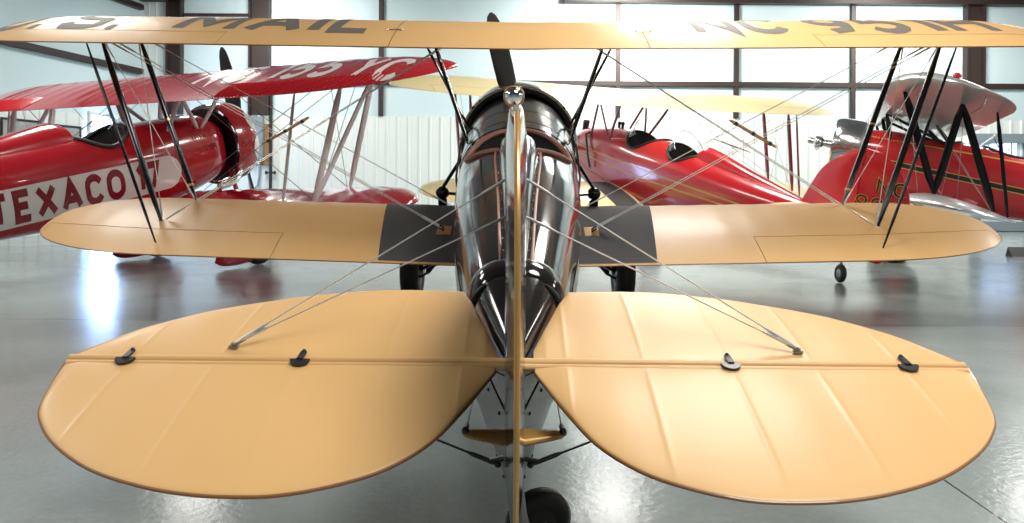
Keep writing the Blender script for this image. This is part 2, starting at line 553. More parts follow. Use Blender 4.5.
class Body:
    """fuselage lofted through stations (y, half width, top, widest height, bottom)"""
    def __init__(s, st, nt=2.1, nb=3.2):
        s.st, s.nb = st, nb
        s.ntab = nt if isinstance(nt, list) else [(0, nt), (1, nt)]

    def sec(s, y):
        return interp(s.st, y)

    def ring(s, y, n=64, grow=0.0):
        w, zt, zc, zb = s.sec(y)
        w += grow; zt += grow; zb -= grow
        out = []
        for k in range(n):
            a = 2 * PI * k / n
            sx, cz = math.sin(a), math.cos(a)
            e = lin(s.ntab, y) if cz >= 0 else s.nb
            x = w * math.copysign(abs(sx) ** (2 / e), sx)
            z = zc + (zt - zc if cz >= 0 else zc - zb) * math.copysign(abs(cz) ** (2 / e), cz)
            out.append(Vector((x, y, z)))
        return out

    def top(s, x, y, off=0.0):
        w, zt, zc, zb = s.sec(y)
        q = min(1, abs(x) / w)
        return Vector((x, y, zc + (zt - zc) * (1 - q ** lin(s.ntab, y)) ** (1 / lin(s.ntab, y)) + off))

    def side(s, y, z, sgn, off=0.0):
        w, zt, zc, zb = s.sec(y)
        if z >= zc:
            q = min(1, (z - zc) / (zt - zc)); e = lin(s.ntab, y)
        else:
            q = min(1, (zc - z) / (zc - zb)); e = s.nb
        return Vector((sgn * (w * (1 - q ** e) ** (1 / e) + off), y, z))

    def build(s, name, m, parent, y0, y1, ny=120, n=96, holes=(), cap=(True, True)):
        ys = [lerp(y0, y1, i / ny) for i in range(ny + 1)]
        rings = [s.ring(y, n) for y in ys]

        def inside(i, j):
            p = (rings[i][j] + rings[i + 1][(j + 1) % n]) * 0.5
            w, zt, zc, zb = s.sec(p.y)
            return p.z > zc and any(((p.y - h[0]) / h[1]) ** 2 + (p.x / h[2]) ** 2 < 1 for h in holes)
        mb = MB()
        mb.grid(rings, True, skip=inside)
        if cap[0]:
            mb.f.append(tuple(range(n)))
        if cap[1]:
            e = len(rings) - 1
            mb.f.append(tuple(range(e * n, e * n + n)))
        return mb.build(name, m, parent, angle=40)

    def rim(s, hole, r, m, parent, name='cockpit_rim', n=56):
        pts = [s.top(hole[2] * math.sin(2 * PI * k / n), hole[0] + hole[1] * math.cos(2 * PI * k / n), r * 0.3) for k in range(n)]
        mb = MB()
        rings = []
        for k in range(n):
            t = (pts[(k + 1) % n] - pts[k - 1]).normalized()
            a = Vector((0, 0, 1)); a = (a - t * a.dot(t)).normalized(); b = t.cross(a)
            rings.append([pts[k] + a * r * math.cos(2 * PI * q / 8) + b * r * math.sin(2 * PI * q / 8) for q in range(8)])
        rings.append(rings[0])
        mb.loft(rings, (False, False))
        return mb.build(name, m, parent)

    def tub(s, hole, depth, parent, m='dark'):
        """lining and floor of a cockpit"""
        n = 40
        rings = []
        for k, (sc, dz) in enumerate(((1.0, -0.01), (0.98, -0.12), (0.9, -depth), (0.02, -depth))):
            zmin = min(s.top(hole[2] * math.sin(2 * PI * q / n), hole[0] + hole[1] * math.cos(2 * PI * q / n)).z for q in range(n))
            ring = []
            for q in range(n):
                x, y = hole[2] * math.sin(2 * PI * q / n), hole[0] + hole[1] * math.cos(2 * PI * q / n)
                p = s.top(x, y)
                z = p.z + dz if k < 2 else min(zmin + dz, p.z + dz)
                ring.append(Vector((x * sc, hole[0] + (y - hole[0]) * sc, z)))
            rings.append(ring)
        return MB().loft(rings, (False, False)).build('cockpit_lining', m, parent)


def strut(parent, a, b, m, name='strut', w=(0.045, 0.02), d=(0, 1, 0), bands=None):
    a, b = Vector(a), Vector(b)
    ps = [a, a.lerp(b, 0.04), a.lerp(b, 0.15), a.lerp(b, 0.5), a.lerp(b, 0.85), a.lerp(b, 0.96), b]
    sc = [0.45, 0.6, 0.95, 1, 0.95, 0.6, 0.45]
    mb = MB()
    t = (b - a).normalized()
    f = Vector(d); f = (f - t * f.dot(t)).normalized(); g = t.cross(f)
    mb.loft([[p + f * w[0] * k * math.cos(2 * PI * q / 12) + g * w[1] * k * math.sin(2 * PI * q / 12) for q in range(12)] for p, k in zip(ps, sc)])
    o = mb.build(name, m, parent)
    for tt in bands or ():
        p = a.lerp(b, tt)
        r = MB()
        r.loft([[p + t * h + f * w[0] * 1.08 * math.cos(2 * PI * q / 12) + g * w[1] * 1.12 * math.sin(2 * PI * q / 12) for q in range(12)] for h in (-0.012, 0.012)])
        r.build('band', 'gold', o)
    return o


def wire(parent, a, b, m='wire', r=0.005, name='flying_wire', fit=0.0):
    a, b = Vector(a), Vector(b)
    mb = MB()
    L = (b - a).length
    if fit:                                              # threaded end fittings
        k = min(0.3, fit / L)
        mb.tube([a, a.lerp(b, k * 0.2), a.lerp(b, k * 0.8), a.lerp(b, k), a.lerp(b, 1 - k), a.lerp(b, 1 - k * 0.8), a.lerp(b, 1 - k * 0.2), b], [r * 1.2, r * 2.1, r * 2.1, r, r, r * 2.1, r * 2.1, r * 1.2], 8)
    else:
        mb.tube([a, a.lerp(b, 0.5), b], r, 6)
    return mb.build(name, m, parent)


def wheel(parent, c, r, w, m_hub, name='wheel', axis=(1, 0, 0)):
    mtx = Matrix.Translation(c) @ Vector(axis).to_track_quat('Y', 'Z').to_matrix().to_4x4()
    t = MB()
    pr = []
    for k in range(17):
        a = PI * k / 16
        pr.append((r - w * 0.55 + w * 0.55 * math.sin(a) ** 0.8, -w * 0.5 * math.cos(a)))
    pr = [(r * 0.45, -w * 0.42)] + pr + [(r * 0.45, w * 0.42)]
    t.lathe(pr, mtx, 40)
    for g in (-0.18, 0, 0.18):                           # tread ribs
        t.lathe([(r * 0.998, (g - 0.04) * w), (r * 1.008, g * w), (r * 0.998, (g + 0.04) * w)], mtx, 40)
    o = t.build(name, 'rubber', parent)
    h = MB()
    for e in (-1, 1):
        h.lathe([(r * 0.001, e * w * 0.62), (r * 0.14, e * w * 0.60), (r * 0.2, e * w * 0.5), (r * 0.5, e * w * 0.42), (r * 0.56, e * w * 0.36)], mtx, 32)
    h.build('hub_cap', m_hub, o)
    return o


def propeller(parent, c, length, ang, m_blade, m_hub, width=0.12, hub=None):
    """two-blade propeller on the body +y axis, blades turned ang degrees from the vertical"""
    hb = MB()
    hb.lathe(hub or [(0.001, 0.16), (0.035, 0.15), (0.05, 0.10), (0.05, 0.06), (0.075, 0.05), (0.09, 0.0), (0.075, -0.05), (0.06, -0.12), (0.06, -0.2)], Matrix.Translation(c), 28)
    o = hb.build('propeller', m_hub, parent)
    for e in (0, 180):
        rot = Matrix.Translation(c) @ Matrix.Rotation(R(-(ang + e)), 4, 'Y')
        rings = []
        for t in (0.0, 0.06, 0.14, 0.25, 0.4, 0.55, 0.7, 0.82, 0.91, 0.97, 1.0):
            w = width * lin([(0, 0.35), (0.14, 0.5), (0.4, 1.0), (0.7, 0.92), (0.9, 0.66), (0.97, 0.4), (1, 0.12)], t)
            th = lin([(0, 0.040), (0.14, 0.035), (0.4, 0.02), (1, 0.004)], t)
            tw = R(lin([(0, 62), (0.25, 45), (0.6, 24), (1, 15)], t))
            ring = []
            for q in range(14):
                u, v = w * math.cos(2 * PI * q / 14), th * math.sin(2 * PI * q / 14)
                ring.append(rot @ Vector((u * math.cos(tw) - v * math.sin(tw), u * math.sin(tw) + v * math.cos(tw), 0.03 + t * (length - 0.03))))
            rings.append(ring)
        MB().loft(rings).build('blade', m_blade, o)
    return o


def radial(parent, c, r_in, r_out, n=9, m='gunmetal'):
    cc = MB()
    cc.lathe([(0.001, 0.17), (0.07, 0.16), (0.10, 0.11), (r_in * 0.8, 0.07), (r_in, 0.02), (r_in, -0.08), (r_in * 0.9, -0.16)], Matrix.Translation(c), 32)
    o = cc.build('engine', 'grey_metal', parent)
    for k in range(n):
        a = 2 * PI * k / n
        rot = Matrix.Translation(c) @ Matrix.Rotation(a, 4, 'Y') @ Matrix.Rotation(PI / 2, 4, 'X')
        pr = [(0.06, r_in * 0.9)]
        nf = 9
        L = r_out - r_in
        for i in range(nf):
            h = r_in + L * (0.1 + 0.65 * i / nf)
            pr += [(0.056, h), (0.078, h + 0.004), (0.078, h + 0.010), (0.056, h + 0.014)]
        pr += [(0.07, r_out - L * 0.2), (0.075, r_out - L * 0.06), (0.05, r_out), (0.001, r_out)]
        q = MB(); q.lathe(pr, rot, 16)
        q.tube([rot @ Vector((0.03, r_in, -0.085)), rot @ Vector((0.03, r_out - 0.03, -0.075))], 0.009, 6)
        q.tube([rot @ Vector((-0.03, r_in, -0.085)), rot @ Vector((-0.03, r_out - 0.03, -0.075))], 0.009, 6)
        q.build('cylinder', m, o)
    return o


def ring_cowl(parent, c, r, l, m, name='engine_cowling', open_rear=True, lip=0.86):
    mb = MB()
    pr = [(r * 0.985, -l * 0.5), (r, -l * 0.4), (r, 0.0), (r * 0.985, l * 0.25), (r * 0.95, l * 0.4), (r * 0.9, l * 0.48), (r * lip, l * 0.5), (r * (lip - 0.02), l * 0.44), (r * 0.9, l * 0.3), (r * 0.955, 0.0), (r * 0.965, -l * 0.5), (r * 0.985, -l * 0.5)]
    mb.lathe(pr, Matrix.Translation(c), 72)
    return mb.build(name, m, parent)


def fin_grid(levels, th, mtx=None, n=18, te=0.008, nz=26):
    """upright surface: levels (z, y_front, y_back), th: half thickness"""
    mb = MB()
    mtx = mtx or Matrix.Identity(4)
    z0, z1 = levels[0][0], levels[-1][0]
    rows_l, rows_r = [], []
    for i in range(nz + 1):
        s_ = 0.5 * (1 - math.cos(PI * i / nz)); z = lerp(z0, z1, s_)
        yf, yb = interp(levels, z)
        ez = min(1.0, math.sqrt(max(0.02, min(i, nz - i) / nz * 5)))
        rl, rr = [], []
        for j in range(n + 1):
            c = j / n
            y = lerp(yf, yb, c)
            prof = max(math.sin(PI * (0.5 + 0.5 * c)) if th[1] == 'rudder' else math.sin(PI * (0.08 + 0.84 * c)), 0)
            t = (te + (th[0] - te) * prof) * ez
            rl.append(mtx @ Vector((-t, y, z))); rr.append(mtx @ Vector((t, y, z)))
        rows_l.append(rl); rows_r.append(rr)
    mb.grid(rows_l, flip=True); mb.grid(rows_r)
    mb.grid([[r_[0] for r_ in rows_l], [r_[0] for r_ in rows_r]]); mb.grid([[r_[-1] for r_ in rows_l], [r_[-1] for r_ in rows_r]])
    mb.grid([rows_l[0], rows_r[0]]); mb.grid([rows_l[-1], rows_r[-1]])
    return mb


def tail_panel(sgn, front, back, xs, y0, z0, tilt, ribs, th0=0.022, nc=26, slant=0.0):
    """half of a tailplane (or an elevator): front / back edges as (x, y) tables about the hinge, ridged at each rib"""
    mb = MB()
    ct, st = math.cos(R(tilt)), math.sin(R(tilt))
    up, lo = [], []
    for x in xs:
        f, b = lin(front, x), lin(back, x)
        ch = max(f - b, 0.002)
        ru, rl = [], []
        for j in range(nc + 1):
            c = 0.5 * (1 - math.cos(PI * j / nc))
            yy = f - ch * c
            th = th0 * min(1, ch / 0.25) * (0.25 + 0.75 * math.sqrt(max(0, 1 - (2 * c - 1) ** 2)))
            rdg = 0.0
            for r_ in ribs:
                d = abs(x - r_)
                rdg += 0.0016 * math.exp(-(d / 0.008) ** 2) - 0.0009 * math.exp(-((d - 0.05) / 0.05) ** 2)
            rdg *= min(1, ch / 0.2) * min(1, 6 * c * (1 - c) + 0.15)
            for rr, sg in ((ru, 1), (rl, -1)):
                zz = sg * th + (rdg if sg > 0 else 0)
                rr.append(Vector((sgn * x, y0 + yy * ct - zz * st * (1 if True else 0), z0 + yy * st + zz * ct)))
        up.append(ru); lo.append(rl)
    mb.grid(up, flip=sgn < 0); mb.grid(lo, flip=sgn > 0)
    mb.grid([up[0], lo[0]]); mb.grid([up[-1], lo[-1]])
    mb.grid([[r_[0] for r_ in up], [r_[0] for r_ in lo]]); mb.grid([[r_[-1] for r_ in up], [r_[-1] for r_ in lo]])
    return mb


def frame_mtx(loc, head, pitch):
    return Matrix.Translation(loc) @ Matrix.Rotation(R(head), 4, 'Z') @ Matrix.Rotation(R(pitch), 4, 'X')


# ------------------------------------------------------------------ the hangar
BACK = 21.0


def left_x(y):
    return -13.7 + 0.16 * y


def plane_obj(name, verts, m):
    mb = MB(); mb.add(verts, [(0, 1, 2, 3)])
    return struct(mb.build(name, m, smooth=False))


def slab(name, x0, x1, y0, y1, z0, z1, m, kind=True, b=0.0, parent=None):
    mb = MB(); mb.box(((x0 + x1) / 2, (y0 + y1) / 2, (z0 + z1) / 2), (x1 - x0, y1 - y0, z1 - z0), b=b)
    o = mb.build(name, m, parent, smooth=False)
    return struct(o) if kind else o


CEIL = 6.75
slab('floor', -17, 24, -13, BACK + 0.3, -0.2, 0.0, 'floor')
slab('ceiling', -17, 24, -13, BACK + 0.3, CEIL, CEIL + 0.2, 'ceil')
wall_back = slab('wall_back', -17, 24, BACK, BACK + 0.2, 0, CEIL, 'panel')
slab('wall_right', 22, 22.2, -13, BACK, 0, CEIL, 'panel')
slab('wall_front', -17, 24, -13.2, -13, 0, CEIL, 'panel')
wl = MB()
ya, yb = -13.0, BACK
wl.add([(left_x(ya), ya, 0), (left_x(yb), yb, 0), (left_x(yb), yb, CEIL), (left_x(ya), ya, CEIL),
        (left_x(ya) - 0.2, ya, 0), (left_x(yb) - 0.2, yb, 0), (left_x(yb) - 0.2, yb, CEIL), (left_x(ya) - 0.2, ya, CEIL)],
       [(0, 1, 2, 3), (7, 6, 5, 4), (0, 4, 5, 1), (3, 2, 6, 7), (0, 3, 7, 4), (1, 5, 6, 2)])
wall_left = struct(wl.build('wall_left', 'panel', smooth=False))


def ribbed(p0, p1, z0, z1, depth_dir, pitch=0.30, h=0.03):
    """ribbed steel liner sheet standing along p0 -> p1"""
    p0, p1, dd = Vector(p0), Vector(p1), Vector(depth_dir)
    L = (p1 - p0).length; d = (p1 - p0) / L
    prof = []
    x = 0
    while x < L - pitch:
        prof += [(x, 0), (x + pitch * 0.74, 0), (x + pitch * 0.80, h), (x + pitch * 0.94, h)]
        x += pitch
    prof.append((L, 0))
    mb = MB()
    mb.grid([[p0 + d * a + dd * b + Vector((0, 0, z)) for a, b in prof] for z in (z0, z1)])
    mb.grid([[p0 + d * a + dd * b + Vector((0, 0, z1)) for a, b in prof], [p0 + d * a - dd * 0.03 + Vector((0, 0, z1)) for a, b in prof]])
    return mb


LZ = 3.10
ribbed((left_x(BACK), BACK - 0.05, 0), (22, BACK - 0.05, 0), 0, LZ, (0, -1, 0)).build('liner_panel', 'liner', wall_back, smooth=False)
ldir = Vector((left_x(BACK - 0.06) - left_x(2), BACK - 2.06, 0)).normalized()
lnrm = Vector((ldir.y, -ldir.x, 0))
ribbed(Vector((left_x(2), 2, 0)) + lnrm * 0.05, Vector((left_x(BACK - 0.1), BACK - 0.1, 0)) + lnrm * 0.05, 0, LZ - 0.2, lnrm, 0.42).build('liner_panel', 'liner', wall_left, smooth=False)
# white ribbed strip beside the corner column
ribbed((-10.35, BACK - 0.03, 0), (-9.55, BACK - 0.03, 0), LZ, CEIL, (0, -1, 0), 0.2, 0.02).build('liner_panel', 'liner', wall_back, smooth=False)


def column(n, xc, w, z0=LZ, z1=CEIL, d=0.22):
    """steel H section: two flanges and a web"""
    mb = MB()
    y1 = BACK
    t = min(0.05, w * 0.25)
    mb.box((xc - w / 2 + t / 2, y1 - d / 2, (z0 + z1) / 2), (t, d, z1 - z0))
    mb.box((xc + w / 2 - t / 2, y1 - d / 2, (z0 + z1) / 2), (t, d, z1 - z0))
    mb.box((xc, y1 - d * 0.3, (z0 + z1) / 2), (w - 2 * t, 0.03, z1 - z0))
    return struct(mb.build('trim_%d' % n, 'brown', smooth=False))


def post(n, xc, w=0.13, z0=LZ, z1=CEIL):
    """thin steel channel"""
    mb = MB()
    mb.box((xc, BACK - 0.05, (z0 + z1) / 2), (w, 0.10, z1 - z0), b=0.008)
    return struct(mb.build('trim_%d' % n, 'brown', smooth=False))


column(1, -10.75, 0.36)
column(2, -9.42, 0.42)
column(3, -7.05, 0.58)
post(4, -3.68)
post(5, 2.94)
post(6, 6.24)
post(7, 9.5)
column(8, 12.85, 0.52)
slab('trim_9', -9.2, 22, BACK - 0.11, BACK, 3.98, 4.12, 'brown', b=0.01)
slab('trim_10', 1.4, 22, BACK - 0.3, BACK, 6.28, CEIL, 'brown', b=0.01)
slab('trim_11', -9.2, -7.3, BACK - 0.1, BACK, 5.86, 5.93, 'brown', b=0.005)
slab('trim_12', left_x(BACK), -9.2, BACK - 0.32, BACK, 6.25, CEIL, 'brown', b=0.01)
# girts of the left wall
for n, z in ((13, 4.27), (14, 6.05)):
    mb = MB()
    p0, p1 = Vector((left_x(6), 6, z)) + lnrm * 0.08, Vector((left_x(20.8), 20.8, z)) + lnrm * 0.08
    rot = Matrix.Translation((p0 + p1) / 2) @ Matrix.Rotation(math.atan2(-(p1 - p0).x, (p1 - p0).y), 4, 'Z')
    mb.box((0, 0, 0), (0.16, (p1 - p0).length, 0.15), rot, b=0.01)
    struct(mb.build('trim_%d' % n, 'brown', smooth=False))


def on_left(name, y0, y1, z0, z1, d, out=0.10):
    """local frame on the left wall: u along the wall, v up, w out of it"""
    p0, p1 = Vector((left_x(y0), y0, 0)), Vector((left_x(y1), y1, 0))
    u = (p1 - p0).normalized(); w = Vector((u.y, -u.x, 0))
    mtx = Matrix((( u.x, w.x, 0, p0.x + w.x * out), (u.y, w.y, 0, p0.y + w.y * out), (0, 0, 1, 0), (0, 0, 0, 1)))
    return mtx, (p1 - p0).length


def rect_frame(mb, L, z0, z1, t, d, mtx, b=0.006):
    mb.box((L / 2, d / 2, z0 + t / 2), (L, d, t), mtx, b)
    mb.box((L / 2, d / 2, z1 - t / 2), (L, d, t), mtx, b)
    mb.box((t / 2, d / 2, (z0 + z1) / 2), (t, d, z1 - z0 - 2 * t), mtx, b)
    mb.box((L - t / 2, d / 2, (z0 + z1) / 2), (t, d, z1 - z0 - 2 * t), mtx, b)
    return mb


# bright glazed door in the left wall
mtx, L = on_left('d', 18.7, 19.75, 0, 2.95, 0.05)
g = MB(); rect_frame(g, L, 0.02, 2.98, 0.08, 0.09, mtx)
wf = struct(g.build('window_1', 'liner', smooth=False))
g = MB(); g.box((L / 2, 0.03, 1.5), (L - 0.16, 0.02, 2.80), mtx, 0.003)
g.build('pane', 'daylight', wf, smooth=False)
# dark framed glazed door in the back wall, behind the silver-winged biplane
mtx = Matrix.Translation((12.95, BACK - 0.13, 0)) @ Matrix.Rotation(PI, 4, 'Z')
mtx = Matrix.Translation((12.75, BACK - 0.12, 0)) @ Matrix.Scale(-1, 4, (0, 1, 0))
g = MB(); rect_frame(g, 1.75, 0.02, 2.72, 0.26, 0.08, mtx); g.box((0.875, 0.04, 1.2), (1.3, 0.06, 0.3), mtx, 0.005)
wf = struct(g.build('door_1', 'boxgrey', smooth=False))
g = MB(); g.box((0.80, 0.03, 1.95), (0.95, 0.02, 1.08), mtx, 0.003); g.build('pane', 'daylight_soft', wf, smooth=False)
g = MB()
for xx in (0.42, 0.78, 1.12):
    g.box((xx, 0.045, 1.95), (0.035, 0.02, 1.08), mtx, 0.003)
g.build('glazing_bar', 'boxgrey', wf, smooth=False)

# pictures on the left wall
for (y0, y1, z0, z1, lab) in ((16.15, 17.25, 1.85, 2.62, 'large framed grey photograph on the white wall behind the lettered red fuselage'),
                              (17.65, 18.5, 1.80, 2.58, 'smaller dark-framed picture on the white wall beside the bright glazed door')):
    mtx, L = on_left('p', y0, y1, z0, z1, 0.04, 0.09)
    t_ = thing('picture_frame', lab, 'picture', Matrix.Translation(mtx @ Vector((0, 0, 0))), 'framed pictures on the left wall')
    inv = t_.matrix_world.inverted()
    g = MB(); rect_frame(g, L, z0, z1, 0.05, 0.04, inv @ mtx); g.build('frame', 'satin_black', t_, smooth=False)
    g = MB(); g.box((L / 2, 0.012, (z0 + z1) / 2), (L - 0.09, 0.015, z1 - z0 - 0.09), inv @ mtx, 0.002); g.build('print', 'paper', t_, smooth=False)

# electrical panel with its board and conduit, left of the tall pipe
eb = thing('electrical_panel', 'grey electrical panel on a plywood board on the back wall near the red engine cowling', 'electrical box', Matrix.Translation((-7.1, BACK - 0.09, 0)))
g = MB(); g.box((0.06, -0.02, 2.28), (0.56, 0.03, 1.15), b=0.004); g.build('backing_board', 'ply', eb, smooth=False)
g = MB(); g.box((0.02, -0.10, 2.45), (0.36, 0.14, 1.20), b=0.012); bx_ = g.build('enclosure', 'boxgrey', eb, smooth=False)
g = MB(); g.box((0.02, -0.175, 2.45), (0.32, 0.012, 1.12), b=0.004); g.box((0.15, -0.187, 2.4), (0.025, 0.02, 0.1), b=0.004); g.build('door', 'boxgrey', bx_, smooth=False)
g = MB(); g.tube([(0.08, -0.08, 1.85), (0.08, -0.08, 1.4), (0.04, -0.08, 1.15), (-0.12, -0.07, 0.95), (-0.18, -0.06, 0.8), (-0.18, -0.06, 0.3)], 0.03, 10); g.build('conduit', 'boxgrey', eb)
pp_ = thing('standpipe', 'tall black valve pipe standing against the back wall right of the electrical panel', 'pipe', Matrix.Translation((-6.72, BACK - 0.14, 0)))
g = MB(); g.tube([(0, 0, 0), (0, 0, 4.0)], 0.045, 12); g.build('pipe', 'satin_black', pp_)
g = MB(); g.lathe([(0.001, -0.14), (0.05, -0.14), (0.05, -0.1), (0.025, -0.1), (0.025, 0.1), (0.05, 0.1), (0.05, 0.14), (0.001, 0.14)], Matrix.Translation((0.0, 0, 1.5)) @ Matrix.Rotation(R(90), 4, 'Z'), 16); g.build('valve', 'satin_black', pp_)

# chock far right on the floor
ck = MB()
ck.add([(-0.2, 0, 0), (0.2, 0, 0), (0.2, 0.2, 0), (-0.2, 0.2, 0), (-0.2, 0.13, 0.17), (0.2, 0.13, 0.17)], [(0, 1, 5, 4), (1, 2, 5), (2, 3, 4, 5), (3, 0, 4), (0, 3, 2, 1)])
ck.tube([(0.2, 0.1, 0.1), (0.28, 0.0, 0.02), (0.36, -0.02, 0.015), (0.4, 0.06, 0.015)], 0.012, 6)
o = ck.build('wheel_chock', 'satin_black', smooth=False)
o.location = (9.35, 13.7, 0)
tag(o, 'black wheel chock with a rope tail lying on the floor under the silver wing', 'chock')


# ================================================================== the tan and black biplane in front
A = thing('biplane', 'black biplane with tan wings, seen from behind its big tan tail in the foreground', 'airplane', frame_mtx((0.014, 2.6, 0), -0.55, 13.5))
UP = Wing(6.27, 1.48, 1.65, 5.3, dih=0.6, t=0.122, x_le=4.3, x_te=4.4, rib=0.34, sag=0.003)
LOW = Wing(5.96, -0.485, 1.65, 4.86, dih=1.25, t=0.125, x_le=3.8, x_te=3.3, rib=0.34, sag=0.004, kle=0.45, wash=1.2)
HY, HZ = 0.163, 0.681

uw = UP.build('upper_wing', 'tan', A, -5.3, 5.3, ail=[(-5.0, -2.75, 0.79), (2.75, 5.0, 0.79)], edge='tan_edge')
for sg in (-1, 1):
    lw = LOW.build('lower_wing', 'tan', A, *sorted((sg * 0.50, sg * 4.86)), ail=[(sg * 2.28, sg * 4.72, 0.74)], edge='tan_edge')
    wk = MB()
    drape(wk, [[(sg * 0.56, 4.335), (sg * 1.29, 4.335), (sg * 1.45, 5.935), (sg * 0.56, 5.935)]], lambda x, y: LOW.on(x, y, 0.004), 0.05)
    wk.build('walkway', 'walk', lw)
    fp = MB(); drape(fp, [[(sg * 0.66, 4.80), (sg * 0.80, 4.80), (sg * 0.80, 4.98), (sg * 0.66, 4.98)]], lambda x, y: LOW.on(x, y, 0.007), 0.05)
    fp = fp.build('wire_fitting', 'gold', lw)
    ft = MB()
    for dy in (-0.02, 0.03):
        p = LOW.on(sg * 0.73, 4.89 + dy, 0.012)
        ft.tube([p, p + Vector((sg * 0.05, 0.0, 0.03))], 0.009, 8)
    ft.build('lug', 'gunmetal', fp)
# centre section joints and fittings on the upper wing
for sg in (-1, 1):
    j = MB(); j.tube([UP.pt(sg * 1.18, c / 20, True, 0.001) for c in range(2, 21)], 0.004, 6); j.build('wing_joint', 'tan_edge', uw)
    f = MB(); p = UP.on(sg * 1.19, 5.12, 0.008); f.tube([p - Vector((0.07, 0, 0)), p + Vector((0.07, 0, 0))], 0.008, 8); f.ball(p - Vector((0.07, 0, 0)), 0.013, n=6); f.ball(p + Vector((0.07, 0, 0)), 0.013, n=6)
    f.build('joint_fitting', 'steel', uw)
# big grey registration letters on top of the upper wing
LH, LY = 0.95, 4.99


def paint_letters(txts, w_obj, wing, m, th=0.10):
    for txt, x0, x1 in txts:
        q, w = text_quads(txt, LH, th, sx=1.0)
        k = (x1 - x0) / w
        mb = MB()
        drape(mb, [[(x0 + a * k, LY + b) for a, b in qq] for qq in q], lambda x, y: wing.on(x, y, 0.003), 0.05)
        mb.build('lettering', m, w_obj)


paint_letters([('U.', -5.15, -4.50), ('S.', -4.46, -3.74), ('MAIL', -3.34, -1.28), ('NC', 1.70, 2.74), ('951H', 2.88, 4.72)], uw, UP, 'grey_letter')

# fuselage
FA = Body([(0.05, 0.018, 0.72, 0.52, 0.23), (0.45, 0.125, 0.75, 0.52, 0.165), (0.8, 0.205, 0.77, 0.50, 0.11), (1.6, 0.31, 0.775, 0.42, -0.02), (2.6, 0.425, 0.775, 0.34, -0.18),
           (3.6, 0.505, 0.775, 0.28, -0.32), (4.5, 0.545, 0.81, 0.25, -0.40), (5.2, 0.565, 0.90, 0.27, -0.38), (5.75, 0.55, 0.945, 0.33, -0.25)], nt=[(0.1, 2.2), (0.9, 2.5), (1.6, 3.0), (2.8, 3.0), (3.5, 2.55), (4.4, 2.3), (5.1, 2.15)], nb=3.0)
HOLE = (3.86, 0.40, 0.425)
fus = FA.build('fuselage', 'black', A, 0.05, 5.75, ny=170, n=120, holes=[HOLE])
FA.rim(HOLE, 0.025, 'leather', fus)
FA.tub(HOLE, 0.42, fus)
# padded headrest fairing running back from the cockpit to the fin
rows = []
for i in range(41):
    y = lerp(0.95, 3.68, i / 40)
    hw = lin([(0.95, 0.045), (2.0, 0.085), (3.2, 0.145), (3.68, 0.15)], y)
    ht = lin([(0.95, 0.02), (1.5, 0.06), (2.8, 0.125), (3.50, 0.145), (3.68, 0.10)], y)
    rows.append([FA.top(hw * math.cos(PI * k / 18), y) + Vector((0, 0, -0.004 + ht * math.sin(PI * k / 18) ** 0.75)) for k in range(19)])
h = MB(); h.grid(rows); h.f.append(tuple(range(40 * 19, 41 * 19))); h.f.append(tuple(range(19)))
hr = h.build('headrest', 'black', fus)
for sg in (-1, 1):
    t_ = MB()
    t_.tube([FA.top(sg * (lin([(0.95, 0.045), (2.0, 0.085), (3.2, 0.145), (3.68, 0.15)], y) + 0.025), y, 0.002) for y in [lerp(0.95, 3.46, i / 24) for i in range(25)]], 0.008, 6)
    t_.build('piping', 'trimline', hr)
    sc = MB()
    for i in range(14):
        y = lerp(1.1, 3.4, i / 13)
        sc.ball(FA.top(sg * (lin([(0.95, 0.045), (2.0, 0.085), (3.2, 0.145), (3.68, 0.15)], y) + 0.008), y, 0.004), 0.0045, n=5)
    o = sc.build('fastener', 'steel', hr); o['kind'] = 'stuff'
np_ = MB(); np_.grid([FA.ring(lerp(4.42, 5.74, i / 40), 120, 0.004) for i in range(41)], True); np_.build('deck_sheen_overlay', 'dark_chrome', fus)  # metal overlay added so the front deck reflects lighter than the black
# seams around the deck ahead of the cockpit and the collar ahead of the tail
for (y, r, a1) in ((4.62, 0.006, 100), (4.98, 0.006, 95)):
    s_ = MB()
    ring = FA.ring(y, 96, 0.001)
    k = int(96 * a1 / 360)
    s_.tube([ring[i % 96] for i in range(-k, k + 1)], r, 6); s_.build('deck_seam', 'satin_black', fus)
rows = [FA.ring(y, 96, g_)[-24:] + FA.ring(y, 96, g_)[:25] for y, g_ in ((0.80, 0.001), (0.82, 0.010), (0.95, 0.012), (1.0, 0.001))]
cl = MB(); cl.grid(rows); cl.build('tail_collar', 'black', fus)
for sg in (-1, 1):                       # dark slot where the tail fairing laps the deck
    s_ = MB()
    s_.tube([FA.ring(0.78, 96, 0.004)[(sg * k) % 96] for k in range(9, 22)], [0.003 + 0.012 * math.sin(PI * i / 12) for i in range(13)], 8); s_.build('slot', 'satin_black', fus)
# riveted lower tail panels beside the sternpost, grey put in for the floor's reflection
for sg in (-1, 1):
    rows = []
    for i in range(25):
        y = lerp(0.07, 2.2, i / 24)
        w, zt, zc, zb = FA.sec(y)
        rows.append([FA.side(y, lerp(zb + (zc - zb) * 0.05, zc + 0.02, k / 12), sg, 0.004) for k in range(13)])
    p = MB(); p.grid(rows)
    po = p.build('tail_side_panel', 'tail_grey', fus)
    rv = MB()
    for i in range(9):
        y = lerp(0.16, 1.5, i / 8)
        w, zt, zc, zb = FA.sec(y)
        for q in (0.1, 0.92):
            rv.ball(FA.side(y, lerp(zb, zc, q), sg, 0.005), 0.007, n=5)
    o = rv.build('rivet', 'gunmetal', po); o['kind'] = 'stuff'

